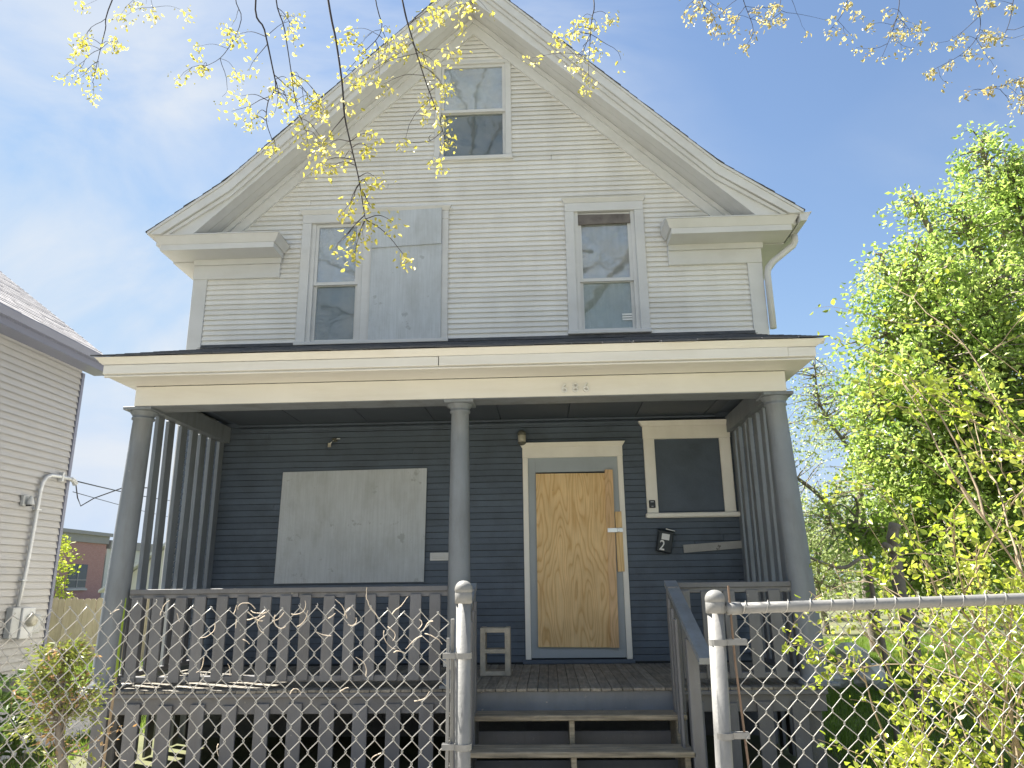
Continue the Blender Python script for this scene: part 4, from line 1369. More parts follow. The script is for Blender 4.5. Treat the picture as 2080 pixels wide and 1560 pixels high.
# ------------------------------------------------------------------ behind: plank fence, garage, brick building
t = thing('plank_fence', (-9, 17, 0), 'weathered grey cedar plank fence behind the two houses', 'fence')
plm = unit_mesh('plank', MB().prism([(0, 0), (.142, 0), (.142, 1.36), (.11, 1.40), (.03, 1.40), (0, 1.36)], 0, .018), M['cedar'])
x = -13.5
while x < -4.6:
    inst('plank', plm, t, (x, 17 + rng.uniform(-.006, .006), rng.uniform(-.02, .02)), rot=(0, rng.uniform(-.006, .006), 0))
    x += .148
for z in (.3, 1.1):
    MB().box(-13.5, -4.6, 17.02, 17.06, z, z + .09).build('fence_rail', M['cedarpost'], t)
MB().bbox(-11.62, -11.50, 16.86, 16.98, 0, 1.50, .006).build('fence_post', M['cedarpost'], t)

t = thing('garage', (-15.1, 32, 0), 'pale gabled garage far behind, glimpsed between the left porch slats', 'garage')
MB().box(-17.4, -12.9, 30, 36, -.05, 1.75).build('wall', M['farwall'], t)
MB().prism([(-17.9, 1.55), (-15.15, 3.55), (-12.4, 1.55), (-12.4, 1.45), (-15.15, 3.43), (-17.9, 1.45)], 29.7, 36.3).build('roof', M['farroof'], t)
MB().prism([(-17.4, 1.75), (-15.15, 3.4), (-12.9, 1.75)], 30.0, 30.05).build('gable', M['farwall'], t)

t = thing('brick_building', (-47, 66, 0), 'distant flat-roofed red brick building with grey parapet', 'building')
BX = -42.0
p1, p2 = atX(120, 1070, BX), atX(219, 1086, BX)
zt = (p1.z + p2.z) / 2
MB().box(BX - 12, BX, p1.y - 12, p2.y, -0.5, zt - 1.0).build('wall', M['brick'], t)
MB().box(BX - 12, BX + .15, p1.y - 12, p2.y + .15, zt - .999, zt - .32).build('parapet', M['parapet'], t)
MB().box(BX - 12, BX + .35, p1.y - 12, p2.y + .35, zt - .319, zt).build('cornice', M['parapet'], t)
q = atX(205, 1100, BX)
MB().box(BX - 12, BX + .02, p2.y + .16, p2.y + 14, -.5, zt - 1.4).build('wing_wall', M['farwall'], t)
MB().box(BX - 12, BX + .20, p2.y + .36, p2.y + 14, zt - 1.399, zt - .6).build('wing_parapet', M['parapet'], t)
for ya in (atX(137, 1170, BX).y, atX(137, 1170, BX).y - 6):
    zb, zh = 1.75, 3.75
    wn_ = MB().box(BX + .01, BX + .05, ya, ya + 2.7, zb, zh).build('window', M['farglass'], t)
    MB().box(BX + .05, BX + .09, ya - .05, ya + 2.75, zb - .1, zb).box(BX + .05, BX + .09, ya + 1.3, ya + 1.42, zb, zh).box(BX + .05, BX + .085, ya, ya + 2.7, zb + .6, zb + .7).build('frame', M['parapet'], wn_)
    MB().box(BX + .02, BX + .2, ya - .1, ya + 2.8, zb - .25, zb - .1).build('sill', M['farwall'], wn_)

# ------------------------------------------------------------------ vegetation
def unit(a):
    return a / np.maximum(np.linalg.norm(a, axis=1, keepdims=True), 1e-9)


def leaf_geo(P, D, S, width=.42, fold=.18, near=False):
    """N leaves: base P, direction D, length S"""
    n = len(P)
    D = unit(D)
    rnd = nrng.normal(size=(n, 3))
    side = unit(np.cross(D, rnd))
    nor = np.cross(side, D)
    S = S[:, None]
    if not near:
        V = np.stack([P, P + D * S * .45 + side * S * width * .5 + nor * S * fold * .5, P + D * S, P + D * S * .45 - side * S * width * .5 + nor * S * fold * .5], 1).reshape(-1, 3)
        b = np.arange(n)[:, None] * 4
        F = np.concatenate([b + [0, 1, 2], b + [0, 2, 3]], 1).reshape(-1, 3)
    else:
        w = width * .5
        pts = [P, P + D * S * .28 + side * S * w * .9 + nor * S * fold * .5, P + D * S * .62 + side * S * w * .8 + nor * S * fold * .35, P + D * S - nor * S * .1,
               P + D * S * .62 - side * S * w * .8 + nor * S * fold * .35, P + D * S * .28 - side * S * w * .9 + nor * S * fold * .5]
        V = np.stack(pts, 1).reshape(-1, 3)
        b = np.arange(n)[:, None] * 6
        F = np.concatenate([b + [0, 1, 2], b + [0, 2, 3], b + [0, 3, 4], b + [0, 4, 5]], 1).reshape(-1, 3)
    return V, F


def smooth_path(ctrl, per=5):
    """Catmull-Rom through control points"""
    c = [Vector(p) for p in ctrl]
    c = [c[0] * 2 - c[1]] + c + [c[-1] * 2 - c[-2]]
    out = []
    for i in range(1, len(c) - 2):
        for k in range(per):
            t_ = k / per
            a, b, d, e = c[i - 1], c[i], c[i + 1], c[i + 2]
            out.append(.5 * ((2 * b) + (d - a) * t_ + (2 * a - 5 * b + 4 * d - e) * t_ ** 2 + (3 * b - a - 3 * d + e) * t_ ** 3))
    out.append(c[-2])
    return out


def wander(p, d, ln, n, bend, grav, r):
    pts = [Vector(p)]
    d = Vector(d).normalized()
    for k in range(n):
        d = (d + Vector((r.gauss(0, bend), r.gauss(0, bend), r.gauss(0, bend) + grav))).normalized()
        pts.append(pts[-1] + d * ln / n)
    return pts, d


def branching(mb, p, d, ln, rad, depth, r, tips, spread=.75, bend=.12, grav=.03, sides=5, kids=(3, 5), shrink=(.5, .72)):
    pts, dd = wander(p, d, ln, 5, bend, grav, r)
    mb.tube(pts, [rad * (1 - .55 * k / 5) for k in range(6)], sides, cap=False)
    if depth == 0:
        tips.append((pts[-1], dd))
        tips.append((pts[3], dd))
        return
    for _ in range(r.randint(*kids)):
        k = r.randint(2, 5)
        dv = Vector((r.gauss(0, 1), r.gauss(0, 1), r.gauss(0, 1)))
        nd = ((pts[k] - pts[k - 1]).normalized() + dv.normalized() * spread)
        branching(mb, pts[k], nd, ln * r.uniform(*shrink), rad * (1 - .55 * k / 5) * .62, depth - 1, r, tips, spread, bend, grav, max(3, sides - 1), kids, shrink)


# ---- street maple whose hanging twigs reach into the picture
mp = thing('maple_tree', (-2.6, -2.8, 0), 'street maple whose dark twigs with young yellow leaves hang in from above', 'tree')
mb = MB()
tp = smooth_path([(-2.6, -2.8, -0.1), (-2.58, -2.8, .5), (-2.6, -2.75, 2.2), (-2.5, -2.7, 4.2), (-2.35, -2.6, 6.5), (-2.2, -2.7, 9.0), (-2.3, -2.8, 12.0), (-2.0, -2.9, 15.0), (-1.9, -2.8, 17.0)], 4)
mb.tube(tp, [.33 if i == 0 else .28 - .24 * i / (len(tp) - 1) for i in range(len(tp))], 12)
mb.build('trunk', M['bark'], mp, smooth=True)
r_ = random.Random(3)
mb = MB()
tips = []
for p, d, ln, rad in (((-2.5, -2.7, 4.4), (-.8, -.5, .8), 3.4, .10), ((-2.4, -2.6, 5.8), (.9, -.5, .8), 4.0, .10), ((-2.3, -2.6, 7.4), (-.9, .2, .7), 4.2, .10), ((-2.2, -2.7, 8.6), (1, .1, .6), 4.2, .09), ((-2.3, -2.8, 9.8), (-.8, -.3, .7), 3.8, .08),
                      ((-2.3, -2.7, 8.2), (.2, -.9, .7), 2.8, .07), ((-2.3, -2.8, 11.0), (.8, .2, .8), 3.6, .08), ((-2.2, -2.8, 12.6), (-.6, .2, .9), 3.2, .07), ((-2.0, -2.9, 14.0), (.7, -.1, .9), 2.8, .06), ((-2.0, -2.9, 15.4), (-.4, .1, 1), 2.6, .05), ((-1.9, -2.8, 16.9), (.2, 0, 1), 2.2, .04)):
    branching(mb, p, d, ln, rad, 3, r_, tips, .8, .14, .02, 5)
mb.build('crown_branches', M['bark'], mp, smooth=True, kind='stuff')
P = np.array([t_[0][:] for t_ in tips])
k = nrng.integers(0, len(P), 7000)
Pl = P[k] + nrng.normal(size=(7000, 3)) * .10
V, F = leaf_geo(Pl, nrng.normal(size=(7000, 3)) + [0, 0, -.6], nrng.uniform(.03, .05, 7000))
np_mesh('crown', V, F, M['leaf_maple'], mp, 'stuff')

# limbs that carry the hanging twigs
limb_a = smooth_path([(-2.45, -2.7, 4.3), (-2.7, -.6, 6.2), (-2.4, 1.8, 7.1), (-1.6, 3.9, 7.5), (-.3, 5.0, 7.5), (.9, 5.3, 7.3)], 6)
limb_b = smooth_path([(-2.4, -2.65, 5.2), (0.2, -.8, 7.4), (2.6, 2.6, 9.2), (4.3, 5.4, 9.8), (5.6, 7.2, 9.7)], 6)
mb = MB()
mb.tube(limb_a, [.13 - .10 * i / (len(limb_a) - 1) for i in range(len(limb_a))], 8)
mb.build('limb', M['bark'], mp, smooth=True)
mb = MB()
mb.tube(limb_b, [.12 - .095 * i / (len(limb_b) - 1) for i in range(len(limb_b))], 8)
mb.build('limb', M['bark'], mp, smooth=True)


def hanging(ctrl_px, Y, limb, clusters, mat_leaf, r0=.010, n_side=8, seed=0, size=.031, sway=.25, leafn=8, side_len=(.14, .34), droop=-.10):
    """a drooping twig through the given places with side twigs and leaf clusters"""
    rr = random.Random(seed)
    pts = [at(x, y, Y + dy) for x, y, dy in ctrl_px]
    q = min(limb, key=lambda v: (v - (pts[0] + Vector((0, 0, 1.6)))).length)
    path = smooth_path([q, q.lerp(pts[0], .55) + Vector((0, 0, .25))] + pts, 5)
    tw = MB()
    n = len(path)
    tw.tube(path, [r0 * .62 * (1.15 - .85 * i / (n - 1)) for i in range(n)], 6)
    anchors = [(path[-1], (path[-1] - path[-2]).normalized())]
    start = int(n * .40)
    for s in range(n_side):
        k = rr.randint(start, n - 2)
        t_ = (path[k + 1] - path[k]).normalized()
        sd = Vector((rr.choice([-1, 1]) * rr.uniform(.6, 1), rr.uniform(-sway, sway), rr.uniform(-.3, .25)))
        sp_, d_ = wander(path[k], t_ * .55 + sd * .8, rr.uniform(*side_len), 7, .16, droop, rr)
        tw.tube(sp_, [r0 * .32 * (1 - .65 * i / 7) for i in range(8)], 4, cap=False)
        anchors.append((sp_[-1], d_))
        if rr.random() < .6: anchors.append((sp_[4], d_))
        if rr.random() < .6:
            s2, d2 = wander(sp_[3], d_ + Vector((rr.uniform(-1, 1), rr.uniform(-.5, .5), rr.uniform(-.6, .2))), rr.uniform(.08, .16), 5, .2, droop, rr)
            tw.tube(s2, [r0 * .25 * (1 - .6 * i / 5) for i in range(6)], 4, cap=False)
            anchors.append((s2[-1], d2))
    for cx, cy in clusters:
        c = at(cx, cy, Y + rr.uniform(-.06, .06))
        k = min(range(start, n), key=lambda i: (path[i] - c).length + max(0, c.z - path[i].z) * .5)
        mid = path[k].lerp(c, .5) + Vector((0, 0, .03))
        sp_ = smooth_path([path[k], mid, c], 4)
        tw.tube(sp_, [r0 * .28 * (1 - .6 * i / (len(sp_) - 1)) for i in range(len(sp_))], 4, cap=False)
        anchors += [(c, (c - mid).normalized())] * 3
    tw_o = tw.build('hanging_twig', M['twig'], mp, smooth=True)
    Ps, Ds, Ss = [], [], []
    for a, d in anchors:
        for _ in range(rr.randint(leafn - 4, leafn + 4)):
            off = Vector((rr.gauss(0, .030), rr.gauss(0, .030), rr.gauss(-.018, .028)))
            Ps.append((a + off)[:])
            dd = Vector((rr.gauss(0, .7), rr.gauss(0, .7), rr.gauss(-.5, .6)))
            Ds.append(dd[:])
            Ss.append(size * rr.uniform(.55, 1.25))
    V, F = leaf_geo(np.array(Ps), np.array(Ds), np.array(Ss), .55, .25, True)
    np_mesh('leaves', V, F, mat_leaf, tw_o, 'stuff')


LM, LPALE = M['leaf_maple'], M['leaf_pale']
hanging([(232, -10, 0), (214, 60, .05), (204, 100, 0), (188, 168, -.05)], 4.1, limb_a, [(165, 82), (240, 85), (200, 140), (190, 190), (158, 100), (225, 92)], LM, .008, 3, 1)
hanging([(305, -90, 0), (300, -40, 0), (310, 15, 0)], 4.0, limb_a, [(310, 30), (250, 35), (170, 12), (380, 25)], LM, .006, 3, 2)
hanging([(480, -40, 0), (490, 40, 0), (455, 110, 0), (412, 138, 0)], 4.2, limb_a, [(400, 95), (412, 135), (460, 60), (470, 80), (482, 150)], LM, .007, 3, 3)
hanging([(520, -10, 0), (537, 60, 0), (552, 130, 0), (560, 178, .03), (545, 205, .03), (541, 245, 0), (553, 285, 0)], 4.0, limb_a,
        [(490, 195), (510, 245), (560, 300), (590, 165), (480, 70), (555, 180), (600, 40), (585, 210), (520, 235)], LM, .0105, 6, 4)
hanging([(560, -40, 0), (578, 60, 0), (592, 150, 0), (600, 205, 0), (620, 265, 0)], 3.9, limb_a, [(610, 160), (640, 200), (650, 290), (625, 290), (600, 245), (655, 215)], LM, .008, 6, 5)
hanging([(665, -10, 0), (682, 80, 0), (695, 170, 0), (700, 235, 0), (714, 300, 0), (728, 360, 0), (738, 420, 0), (742, 445, -.02)], 3.6, limb_a,
        [(655, 300), (640, 335), (760, 275), (750, 300), (765, 362), (745, 375), (740, 465), (720, 515), (735, 480), (798, 450), (822, 520), (700, 320), (670, 340), (705, 210)], LM, .011, 5, 6)
hanging([(760, -20, 0), (775, 60, 0), (735, 110, 0), (700, 150, 0)], 3.8, limb_a, [(710, 60), (740, 110), (690, 80), (725, 165), (790, 60)], LM, .007, 4, 7)
hanging([(815, -10, 0), (832, 60, 0), (850, 120, 0), (868, 175, 0), (890, 235, 0), (905, 285, 0)], 3.7, limb_a,
        [(905, 180), (870, 200), (900, 240), (912, 285), (888, 335), (830, 95), (815, 80), (880, 20), (900, 15), (860, 40), (780, 170), (735, 155), (928, 108), (870, 225)], LM, .0095, 5, 8)
hanging([(930, -70, 0), (950, -20, 0), (960, 8, 0)], 3.8, limb_a, [(955, 10), (895, 30)], LM, .006, 2, 9)
hanging([(1205, -10, 0), (1202, 40, 0), (1198, 90, 0), (1195, 150, 0)], 4.1, limb_a,
        [(1195, 175), (1165, 65), (1135, 80), (1080, 118), (1215, 55), (1190, 50), (1140, 75), (1210, 100), (1165, 130), (1180, 40), (1240, 35)], LM, .008, 3, 10)
for i, (c, cl) in enumerate([
    ([(1395, -60, 0), (1420, -10, 0), (1440, 40, 0)], [(1400, 35), (1440, 30), (1450, 60), (1420, 10)]),
    ([(1500, -60, 0), (1510, 0, 0), (1530, 60, 0), (1515, 95, 0)], [(1530, 70), (1510, 92), (1490, 35), (1550, 35), (1575, 15), (1535, 20)]),
    ([(1610, -60, 0), (1585, 5, 0), (1588, 38, 0)], [(1585, 38), (1570, 10)]),
    ([(1740, -60, 0), (1715, 20, 0), (1680, 68, 0)], [(1700, 62), (1740, 30), (1720, 5)]),
    ([(1835, -60, 0), (1825, 20, 0), (1810, 70, 0), (1792, 115, 0)], [(1830, 40), (1800, 25), (1765, 50), (1850, 60), (1825, 75), (1870, 55)]),
    ([(1960, -60, 0), (1985, 10, 0), (1990, 60, 0), (1960, 105, 0), (1890, 145, 0)], [(1890, 147), (1925, 130), (1965, 105), (1955, 78), (2010, 70), (1985, 20), (2000, 85)]),
    ([(2060, -60, 0), (2055, 20, 0), (2045, 60, 0), (2030, 80, 0)], [(2050, 15), (2010, 5)]),
    ([(2160, 90, 0), (2110, 140, 0), (2060, 165, 0), (2010, 182, 0)], [(2010, 180), (2048, 165), (2070, 165), (2078, 205)]),
]):
    hanging(c, 6.6, limb_b, cl, LPALE, .010, 5, 40 + i, .042, .4, 8, (.2, .55), -.02)


# ---- broad-leaved trees
def leafy_tree(name, label, base, top_z, lobes, n_clump, per, lsize, mat_l, seed, bark=M['greybark'], r_tr=.16, group=None, clump_r=.34, cat='tree'):
    """trunk and limbs up into several uneven lobes; each lobe is filled with twig-borne clumps of leaves"""
    rr = random.Random(seed)
    g = np.random.default_rng(seed)
    t_ = thing(name, base, label, cat, group)
    b = Vector(base)
    tr = MB()
    fork = b + Vector((rr.uniform(-.2, .2), rr.uniform(-.2, .2), top_z * .3))
    tr.tube(smooth_path([b - Vector((0, 0, .1)), b.lerp(fork, .5) + Vector((rr.uniform(-.1, .1), 0, 0)), fork], 4), [r_tr * (1.15 - .05 * i) for i in range(9)], 10)
    tr.build('trunk', bark, t_, smooth=True)
    br = MB()
    Ps, Ds = [], []
    tot = sum(l[3] * l[4] * l[5] for l in lobes) ** 1
    for lx, ly, lz, rx, ry, rz in lobes:
        c = Vector((lx, ly, lz))
        lim = smooth_path([fork, fork.lerp(c, .5) + Vector((rr.uniform(-.3, .3), rr.uniform(-.3, .3), .2)), c, c + Vector((rr.uniform(-.2, .2) * rx, 0, rz * .75))], 5)
        br.tube(lim, [r_tr * .55 * (1 - .85 * i / (len(lim) - 1)) for i in range(len(lim))], 6, cap=False)
        m_ = max(8, int(n_clump * (rx * ry * rz) ** .8 / sum((l[3] * l[4] * l[5]) ** .8 for l in lobes)))
        for _ in range(m_):
            v = Vector((rr.gauss(0, 1), rr.gauss(0, 1), rr.gauss(0, 1))).normalized()
            q = rr.random() ** .42 * rr.uniform(.82, 1.12)
            e = c + Vector((v.x * rx, v.y * ry, v.z * rz)) * q
            if e.z < 0.25: e.z = .25 + rr.random() * .4
            k = min(range(4, len(lim)), key=lambda i: (lim[i] - e).length)
            mid = lim[k].lerp(e, .5) + Vector((rr.gauss(0, .08), rr.gauss(0, .08), rr.gauss(.05, .08)))
            tw = smooth_path([lim[k], mid, e], 3)
            br.tube(tw, [r_tr * .11 * (1 - .75 * i / (len(tw) - 1)) for i in range(len(tw))], 3, cap=False)
            out = (e - mid).normalized()
            n_ = int(per * rr.uniform(.5, 1.4))
            ax = np.clip(g.normal(size=(n_, 1)), -1.3, 1.3) * clump_r * .75
            pp = np.array(e[:]) + np.array(out[:]) * ax + np.clip(g.normal(size=(n_, 3)), -1.5, 1.5) * clump_r * .38
            Ps.append(pp)
            Ds.append(g.normal(size=(n_, 3)) + np.array(out[:]) * .8 + [0, 0, -.15])
    br.build('branches', bark, t_, smooth=True, kind='stuff')
    Pn, Dn = np.concatenate(Ps), np.concatenate(Ds)
    V, F = leaf_geo(Pn, Dn, g.uniform(.45, 1.4, len(Pn)) * lsize, .55, .25)
    np_mesh('crown', V, F, mat_l, t_, 'stuff')
    return t_


def lobe(px, py, Y, r, rz=None, ry=None):
    p = at(px, py, Y)
    return (p.x, p.y, p.z, r, ry or r, rz or r)


leafy_tree('leafy_tree', 'large dense bright green leafy tree filling the right side behind the fence', (8.3, 12.4, 0), 9,
           [lobe(2000, 330, 12.2, .55, .75), lobe(2060, 400, 12.2, .95, 1.0), lobe(1965, 470, 12.0, .85, .8), lobe(1870, 430, 12.0, .42, .40), lobe(2130, 560, 12.6, 1.7, 1.9, 1.4), lobe(1890, 590, 11.8, 1.05, .95), lobe(2000, 640, 11.6, 1.2, 1.2),
            lobe(1810, 560, 12.0, .45, .5), lobe(1815, 700, 11.9, .95, .85), lobe(1940, 780, 11.5, 1.3, 1.2), lobe(2090, 800, 11.6, 1.4, 1.4), lobe(1800, 830, 12.1, .85, .8), lobe(1900, 920, 11.7, 1.1, 1.0), lobe(2040, 960, 11.4, 1.4, 1.2), lobe(2180, 1000, 12, 1.6, 1.8),
            lobe(1830, 1000, 12.2, .8, .7), lobe(1765, 930, 12.4, .5, .5), lobe(1760, 1080, 12.3, .7, .6), lobe(1880, 1160, 11.8, 1.0, .6), lobe(1950, 1090, 11.6, 1.2, .8)],
           1900, 48, .086, M['leaf_tree'], 5, r_tr=.20, clump_r=.27)
leafy_tree('budding_tree', 'sparse budding tree with bare dark limbs just right of the porch column', (7.2, 17.5, 0), 7.5,
           [(6.6, 17.5, 5.6, 1.5, 1.5, 1.6), (5.6, 17.5, 4.2, 1.1, 1.3, 1.4), (7.6, 17.8, 4.6, 1.6, 1.4, 1.8), (6.3, 17.0, 2.8, 1.6, 1.3, 1.1)],
           300, 22, .075, M['leaf_back'], 9, r_tr=.14, clump_r=.34)
leafy_tree('pale_shrub', 'tall pale whitish-green shrub far behind between porch and big tree', (8.4, 24, 0), 4.5,
           [(7.9, 24, 3.0, 1.5, 1.2, 1.5), (9.4, 24, 3.4, 1.6, 1.2, 1.6), (10.8, 24.5, 3.0, 1.6, 1.2, 1.5), (8.6, 23.6, 1.4, 2.2, 1.2, 1.0)],
           300, 30, .10, M['leaf_back'], 13, r_tr=.10, clump_r=.36, cat='shrub')
leafy_tree('young_tree', 'small yellow-green tree behind the plank fence beside the brick building', (-16.4, 24, 0), 3.6,
           [(-16.3, 24, 2.6, .85, .8, .9), (-15.9, 23.8, 1.7, .8, .7, .7), (-17.0, 24, 2.0, .8, .8, .9)],
           90, 36, .11, M['leaf_vine'], 17, r_tr=.07, clump_r=.22)
leafy_tree('garden_bush', 'round green bush on the lawn behind the wire fence at the far right', (12.0, 15.5, 0), 3.4,
           [(11.5, 15.2, 1.9, 2.2, 1.3, 1.5), (13.8, 15.4, 2.1, 2.0, 1.3, 1.7), (9.2, 15.6, 1.3, 1.6, 1.0, 1.0)],
           420, 36, .10, M['leaf_tree'], 23, r_tr=.10, clump_r=.34, cat='bush')

for i, (x, y, sc, lb) in enumerate(((12.5, 27, 1.0, 'distant green tree closest behind the sawn trunk'), (17.5, 30, 1.25, 'distant broad green tree behind the bush at the far right'), (23.5, 29, 1.3, 'distant green tree cut by the right edge'), (9.0, 33, 1.0, 'distant low green tree behind the pale shrub'), (5.6, 36, .9, 'distant green tree close behind the right porch column'))):
    leafy_tree('background_tree', lb, (x, y, 0), 4.5 * sc, [(x, y, 3.6 * sc, 2.4 * sc, 1.6, 1.9 * sc), (x - 2.0 * sc, y, 2.2 * sc, 1.8 * sc, 1.4, 1.5 * sc), (x + 2.1 * sc, y, 2.3 * sc, 1.9 * sc, 1.4, 1.6 * sc)],
               260, 26, .17, M['leaf_tree'] if i % 2 else M['leaf_back'], 30 + i, r_tr=.14, clump_r=.5, group='distant trees on the right')

# ---- tangled yellow-green shrub behind the right fence
sh = thing('leafy_shrub', (2.4, 3.8, 0), 'tangled shrub of tan stems and bright yellow-green leaves behind the right chain-link panel', 'shrub')
r_ = random.Random(77)
mb = MB()
lp_, ld_ = [], []


def shoot(p, d, ln, rad, depth, grav):
    for _try in range(6):
        pts, dd = wander(p, d, ln, 9, .13, grav, r_)
        if min(q.x for q in pts) > 1.38 and min(q.y for q in pts) > 3.02: break
        d = Vector((abs(d[0]) * .8, abs(d[1]) * .5, d[2]))
    else:
        return
    mb.tube(pts, [rad * (1 - .72 * k / 9) for k in range(10)], 5, cap=False)
    for k in range(2, 10):
        for _ in range(2 if depth else 3):
            if r_.random() < (.42 if depth == 2 else .70):
                lp_.append(pts[k] + Vector((r_.gauss(0, .02), r_.gauss(0, .02), r_.gauss(0, .02))))
                dv = (pts[k] - pts[k - 1]).normalized()
                ld_.append((dv * .5 + Vector((r_.gauss(0, .7), r_.gauss(0, .7), r_.gauss(.1, .6)))).normalized())
    if depth:
        for _ in range(r_.randint(2, 4)):
            k = r_.randint(3, 8)
            shoot(pts[k], (pts[k] - pts[k - 1]).normalized() + Vector((r_.gauss(0, .6), r_.gauss(0, .5), r_.gauss(.0, .5))), ln * r_.uniform(.28, .55), rad * .5, depth - 1, grav)


for i in range(46):
    if i < 7:
        bx, by, h = r_.uniform(1.62, 1.95), r_.uniform(3.3, 4.2), r_.uniform(.6, 1.25)
    else:
        bx = r_.uniform(1.95, 3.3)
        by = r_.uniform(3.25, 4.6)
        h = r_.uniform(1.1, 2.0) + max(0, bx - 2.0) * r_.uniform(.3, 1.0)
    shoot((bx, by, 0), (r_.gauss(-.10, .18), r_.gauss(-.03, .13), 1), h, r_.uniform(.005, .012), 2, -.03)
mb.build('stems', M['stem'], sh, smooth=True, kind='stuff')
idx = sorted(range(len(lp_)), key=lambda i: lp_[i].y)
near = [i for i in idx if lp_[i].x < 2.9 and lp_[i].z > .85][:280]
lfm = []
for k in range(4):
    V, F = leaf_geo(np.zeros((1, 3)), np.array([[0, 0, 1.0]]), np.array([1.0]), .62 + .06 * k, .25, True)
    me = bpy.data.meshes.new('leaf')
    me.from_pydata([tuple(v) for v in V], [], [tuple(int(q) for q in f) for f in F])
    me.materials.append(M['leaf_vine'])
    lfm.append(me)
nset = set(near)
for i in near:
    e = ld_[i].to_track_quat('Z', 'Y').to_euler()
    s = r_.uniform(.024, .052)
    inst('leaf', lfm[i % 4], sh, lp_[i], (s, s, s), e)
rest = [i for i in range(len(lp_)) if i not in nset]
V, F = leaf_geo(np.array([lp_[i][:] for i in rest]), np.array([ld_[i][:] for i in rest]), nrng.uniform(.022, .048, len(rest)), .66, .25, True)
np_mesh('foliage', V, F, M['leaf_vine'], sh, 'stuff')

# ---- sawn-off trunk, low branch and rubble behind the shrub
t = thing('sawn_trunk', (5.0, 9.6, 0), 'dead grey trunk with a sawn-off top standing among the leaves at the right', 'tree stump')
a = at(1823, 1175, 9.6)
tk = smooth_path([(a.x + .10, 9.6, -.05), (a.x + .06, 9.6, .9), a, at(1820, 1120, 9.6), at(1813, 1092, 9.58), at(1818, 1064, 9.58)], 4)
MB().tube(tk, [.085 - .018 * i / (len(tk) - 1) + .006 * math.sin(i * 1.7) for i in range(len(tk))], 9).build('trunk', M['greybark'], t, smooth=True)
MB().tube([at(1822, 1125, 9.6), at(1806, 1112, 9.55), at(1796, 1106, 9.5)], [.05, .042, .038], 8).build('branch_stub', M['greybark'], t, smooth=True)
q = at(1772, 1200, 8.0)
o = MB().tube(smooth_path([(q.x + .05, 8.0, -.05), (q.x + .04, 8.0, .8), q, at(1765, 1140, 7.9), at(1745, 1136, 7.85), at(1715, 1153, 7.8), at(1675, 1145, 7.7), at(1640, 1130, 7.6)], 5), [.030 - .018 * i / 35 for i in range(36)], 7).build('bent_sapling', M['greybark'], smooth=True)
tag(o, 'bent leafless grey sapling stem arching over beside the right porch column', 'sapling')
for i, (px, py, s) in enumerate(((1690, 1290, .20), (1725, 1268, .25), (1765, 1290, .21), (1745, 1300, .15))):
    c = at(px, py, 11.5)
    bm = bmesh.new()
    bmesh.ops.create_icosphere(bm, subdivisions=2, radius=s)
    for v in bm.verts:
        v.co *= r_.uniform(.68, 1.2)
        v.co.z *= .8
        v.co += Vector((c.x, 11.5, .15 + s * .5 + (.25 if i == 1 else 0)))
    bm.verts.index_update()
    q = MB().add([v.co[:] for v in bm.verts], [[v.index for v in f.verts] for f in bm.faces])
    bm.free()
    o = q.build('rock', M['rubble'])
    tag(o, ['leftmost pale rock in the heap behind the shrub', 'tallest pale rock in the heap behind the shrub', 'rightmost pale rock in the heap behind the shrub', 'smallest pale rock at the foot of the heap behind the shrub'][i], 'rock', 'rocks behind the shrub')

# ---- scruffy dwarf conifer at the lower left
cf = thing('dwarf_conifer', tuple(at(140, 1560, 4.6).xy) + (0,), 'scruffy half-browned dwarf conifer behind the left chain-link panel', 'shrub')
r_ = random.Random(5)
c0 = at(128, 1560, 4.6)
mb = MB()
trunk_pts = smooth_path([(c0.x + .12, 4.62, -.05), (c0.x + .10, 4.6, .3), at(120, 1500, 4.6), at(130, 1440, 4.62), at(122, 1400, 4.6), at(128, 1350, 4.6), at(125, 1320, 4.6)], 4)
mb.tube(trunk_pts, [.032 - .026 * i / (len(trunk_pts) - 1) for i in range(len(trunk_pts))], 7)
Pg, Dg, Pb, Db = [], [], [], []
for i in range(125):
    k = r_.randint(4, len(trunk_pts) - 1)
    u = k / len(trunk_pts)
    d = Vector((r_.gauss(0, 1), r_.gauss(0, .8), r_.gauss(.25, .45)))
    ln = r_.uniform(.10, .36) * (1.15 - .65 * u)
    pts, dd = wander(trunk_pts[k], d, ln, 5, .16, -.03, r_)
    mb.tube(pts, [.006 * (1 - .7 * q / 5) for q in range(6)], 4, cap=False)
    brown = r_.random() < (.08 + .38 * (1 - u))
    for _ in range(r_.randint(14, 30)):
        q = r_.randint(2, 5)
        p = pts[q] + Vector((r_.gauss(0, .03), r_.gauss(0, .03), r_.gauss(0, .026)))
        dv = (dd + Vector((r_.gauss(0, .5), r_.gauss(0, .5), r_.gauss(0, .5))))[:]
        (Pb if brown else Pg).append(p[:])
        (Db if brown else Dg).append(dv)
mb.build('trunk', M['greybark'], cf, smooth=True)
V, F = leaf_geo(np.array(Pg), np.array(Dg), nrng.uniform(.02, .045, len(Pg)), .40, .2)
np_mesh('green_sprays', V, F, M['leaf_conifer'], cf, 'stuff')
V, F = leaf_geo(np.array(Pb), np.array(Db), nrng.uniform(.02, .045, len(Pb)), .40, .2)
np_mesh('browned_sprays', V, F, M['leaf_brown'], cf, 'stuff')

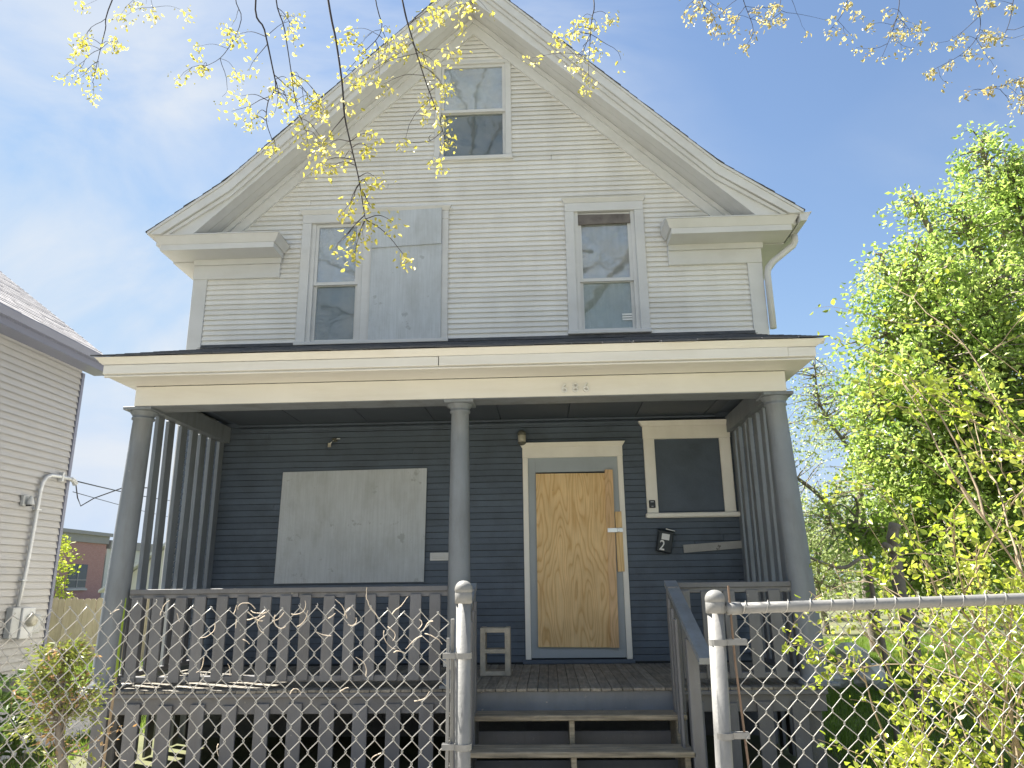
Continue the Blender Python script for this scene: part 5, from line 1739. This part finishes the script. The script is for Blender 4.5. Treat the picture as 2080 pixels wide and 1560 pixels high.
# ---- leafy weeds by the neighbour's wall, a lone green shoot by the column
t = thing('weed_clump', (at(15, 1450, 7.2).x, 7.2, 0), 'dark green leafy weeds at the left edge in front of the meter', 'weeds')
mb = MB()
Pw, Dw = [], []
for i in range(16):
    b_ = Vector((at(15, 1450, 7.2).x + r_.uniform(-.45, .25), 7.2 + r_.uniform(-.3, .3), 0))
    pts, dd = wander(b_, (r_.gauss(0, .2), r_.gauss(0, .2), 1), r_.uniform(.4, 1.0), 7, .1, 0, r_)
    mb.tube(pts, [.006 * (1 - .6 * q / 7) for q in range(8)], 4, cap=False)
    for q in range(2, 8):
        for _ in range(4):
            Pw.append((pts[q] + Vector((r_.gauss(0, .03), r_.gauss(0, .03), r_.gauss(0, .03))))[:])
            Dw.append((r_.gauss(0, 1), r_.gauss(0, 1), r_.gauss(.1, .5)))
mb.build('stems', M['stem'], t, kind='stuff')
V, F = leaf_geo(np.array(Pw), np.array(Dw), nrng.uniform(.06, .14, len(Pw)), .5, .2, True)
np_mesh('leaves', V, F, M['leaf_weed'], t, 'stuff')
o = MB().tube([at(236, 1375, 5.6), at(240, 1330, 5.6), at(248, 1270, 5.6), at(256, 1215, 5.6)], [.010, .010, .008, .004], 6).build('green_shoot', M['leaf_vine'])
base = at(236, 1375, 5.6)
tag(o, 'single straight yellow-green shoot standing in front of the left porch column', 'shoot')
o.data.transform(Matrix.Identity(4))
mbs = MB().tube([(base.x - .03, 5.6, 0), (base.x, 5.6, base.z)], [.011, .010], 6).build('lower_stem', M['stem'], o)


# ---- lawn
def grass(name, regions, n, h, label):
    Ps = []
    tot = sum((b - a) * (d - c) for a, b, c, d in regions)
    for a, b, c, d in regions:
        m_ = int(n * (b - a) * (d - c) / tot)
        Ps.append(np.stack([nrng.uniform(a, b, m_), nrng.uniform(c, d, m_), np.zeros(m_)], 1))
    P = np.concatenate(Ps)
    cl = .55 + .9 * np.clip(np.sin(P[:, 0] * 2.3 + np.sin(P[:, 1] * 1.7) * 2) * np.cos(P[:, 1] * 1.9 + P[:, 0]) * .5 + .5, 0, 1)
    k = len(P)
    d = unit(nrng.normal(size=(k, 3)) * [.45, .45, 0] + [0, 0, 1])
    hh = (nrng.uniform(.5, 1.2, k) * h * cl)[:, None]
    s = unit(np.cross(d, nrng.normal(size=(k, 3)))) * .006
    V = np.stack([P - s, P + s, P + d * hh], 1).reshape(-1, 3)
    F = np.arange(3 * k).reshape(-1, 3)
    o = np_mesh(name, V, F, M['grass'], None, 'stuff')
    tag(o, label, 'grass')


grass('lawn_grass', [(2.6, 9, 3.2, 14), (4.5, 14, 14, 22), (-5.2, -4.65, 3.1, 12), (-8.4, -7.65, 3, 14), (-4.6, -4.0, 3.1, 5.4), (-12, -8.7, 13.5, 17)], 170000, .13, 'short green lawn grass around the houses and behind the fence')
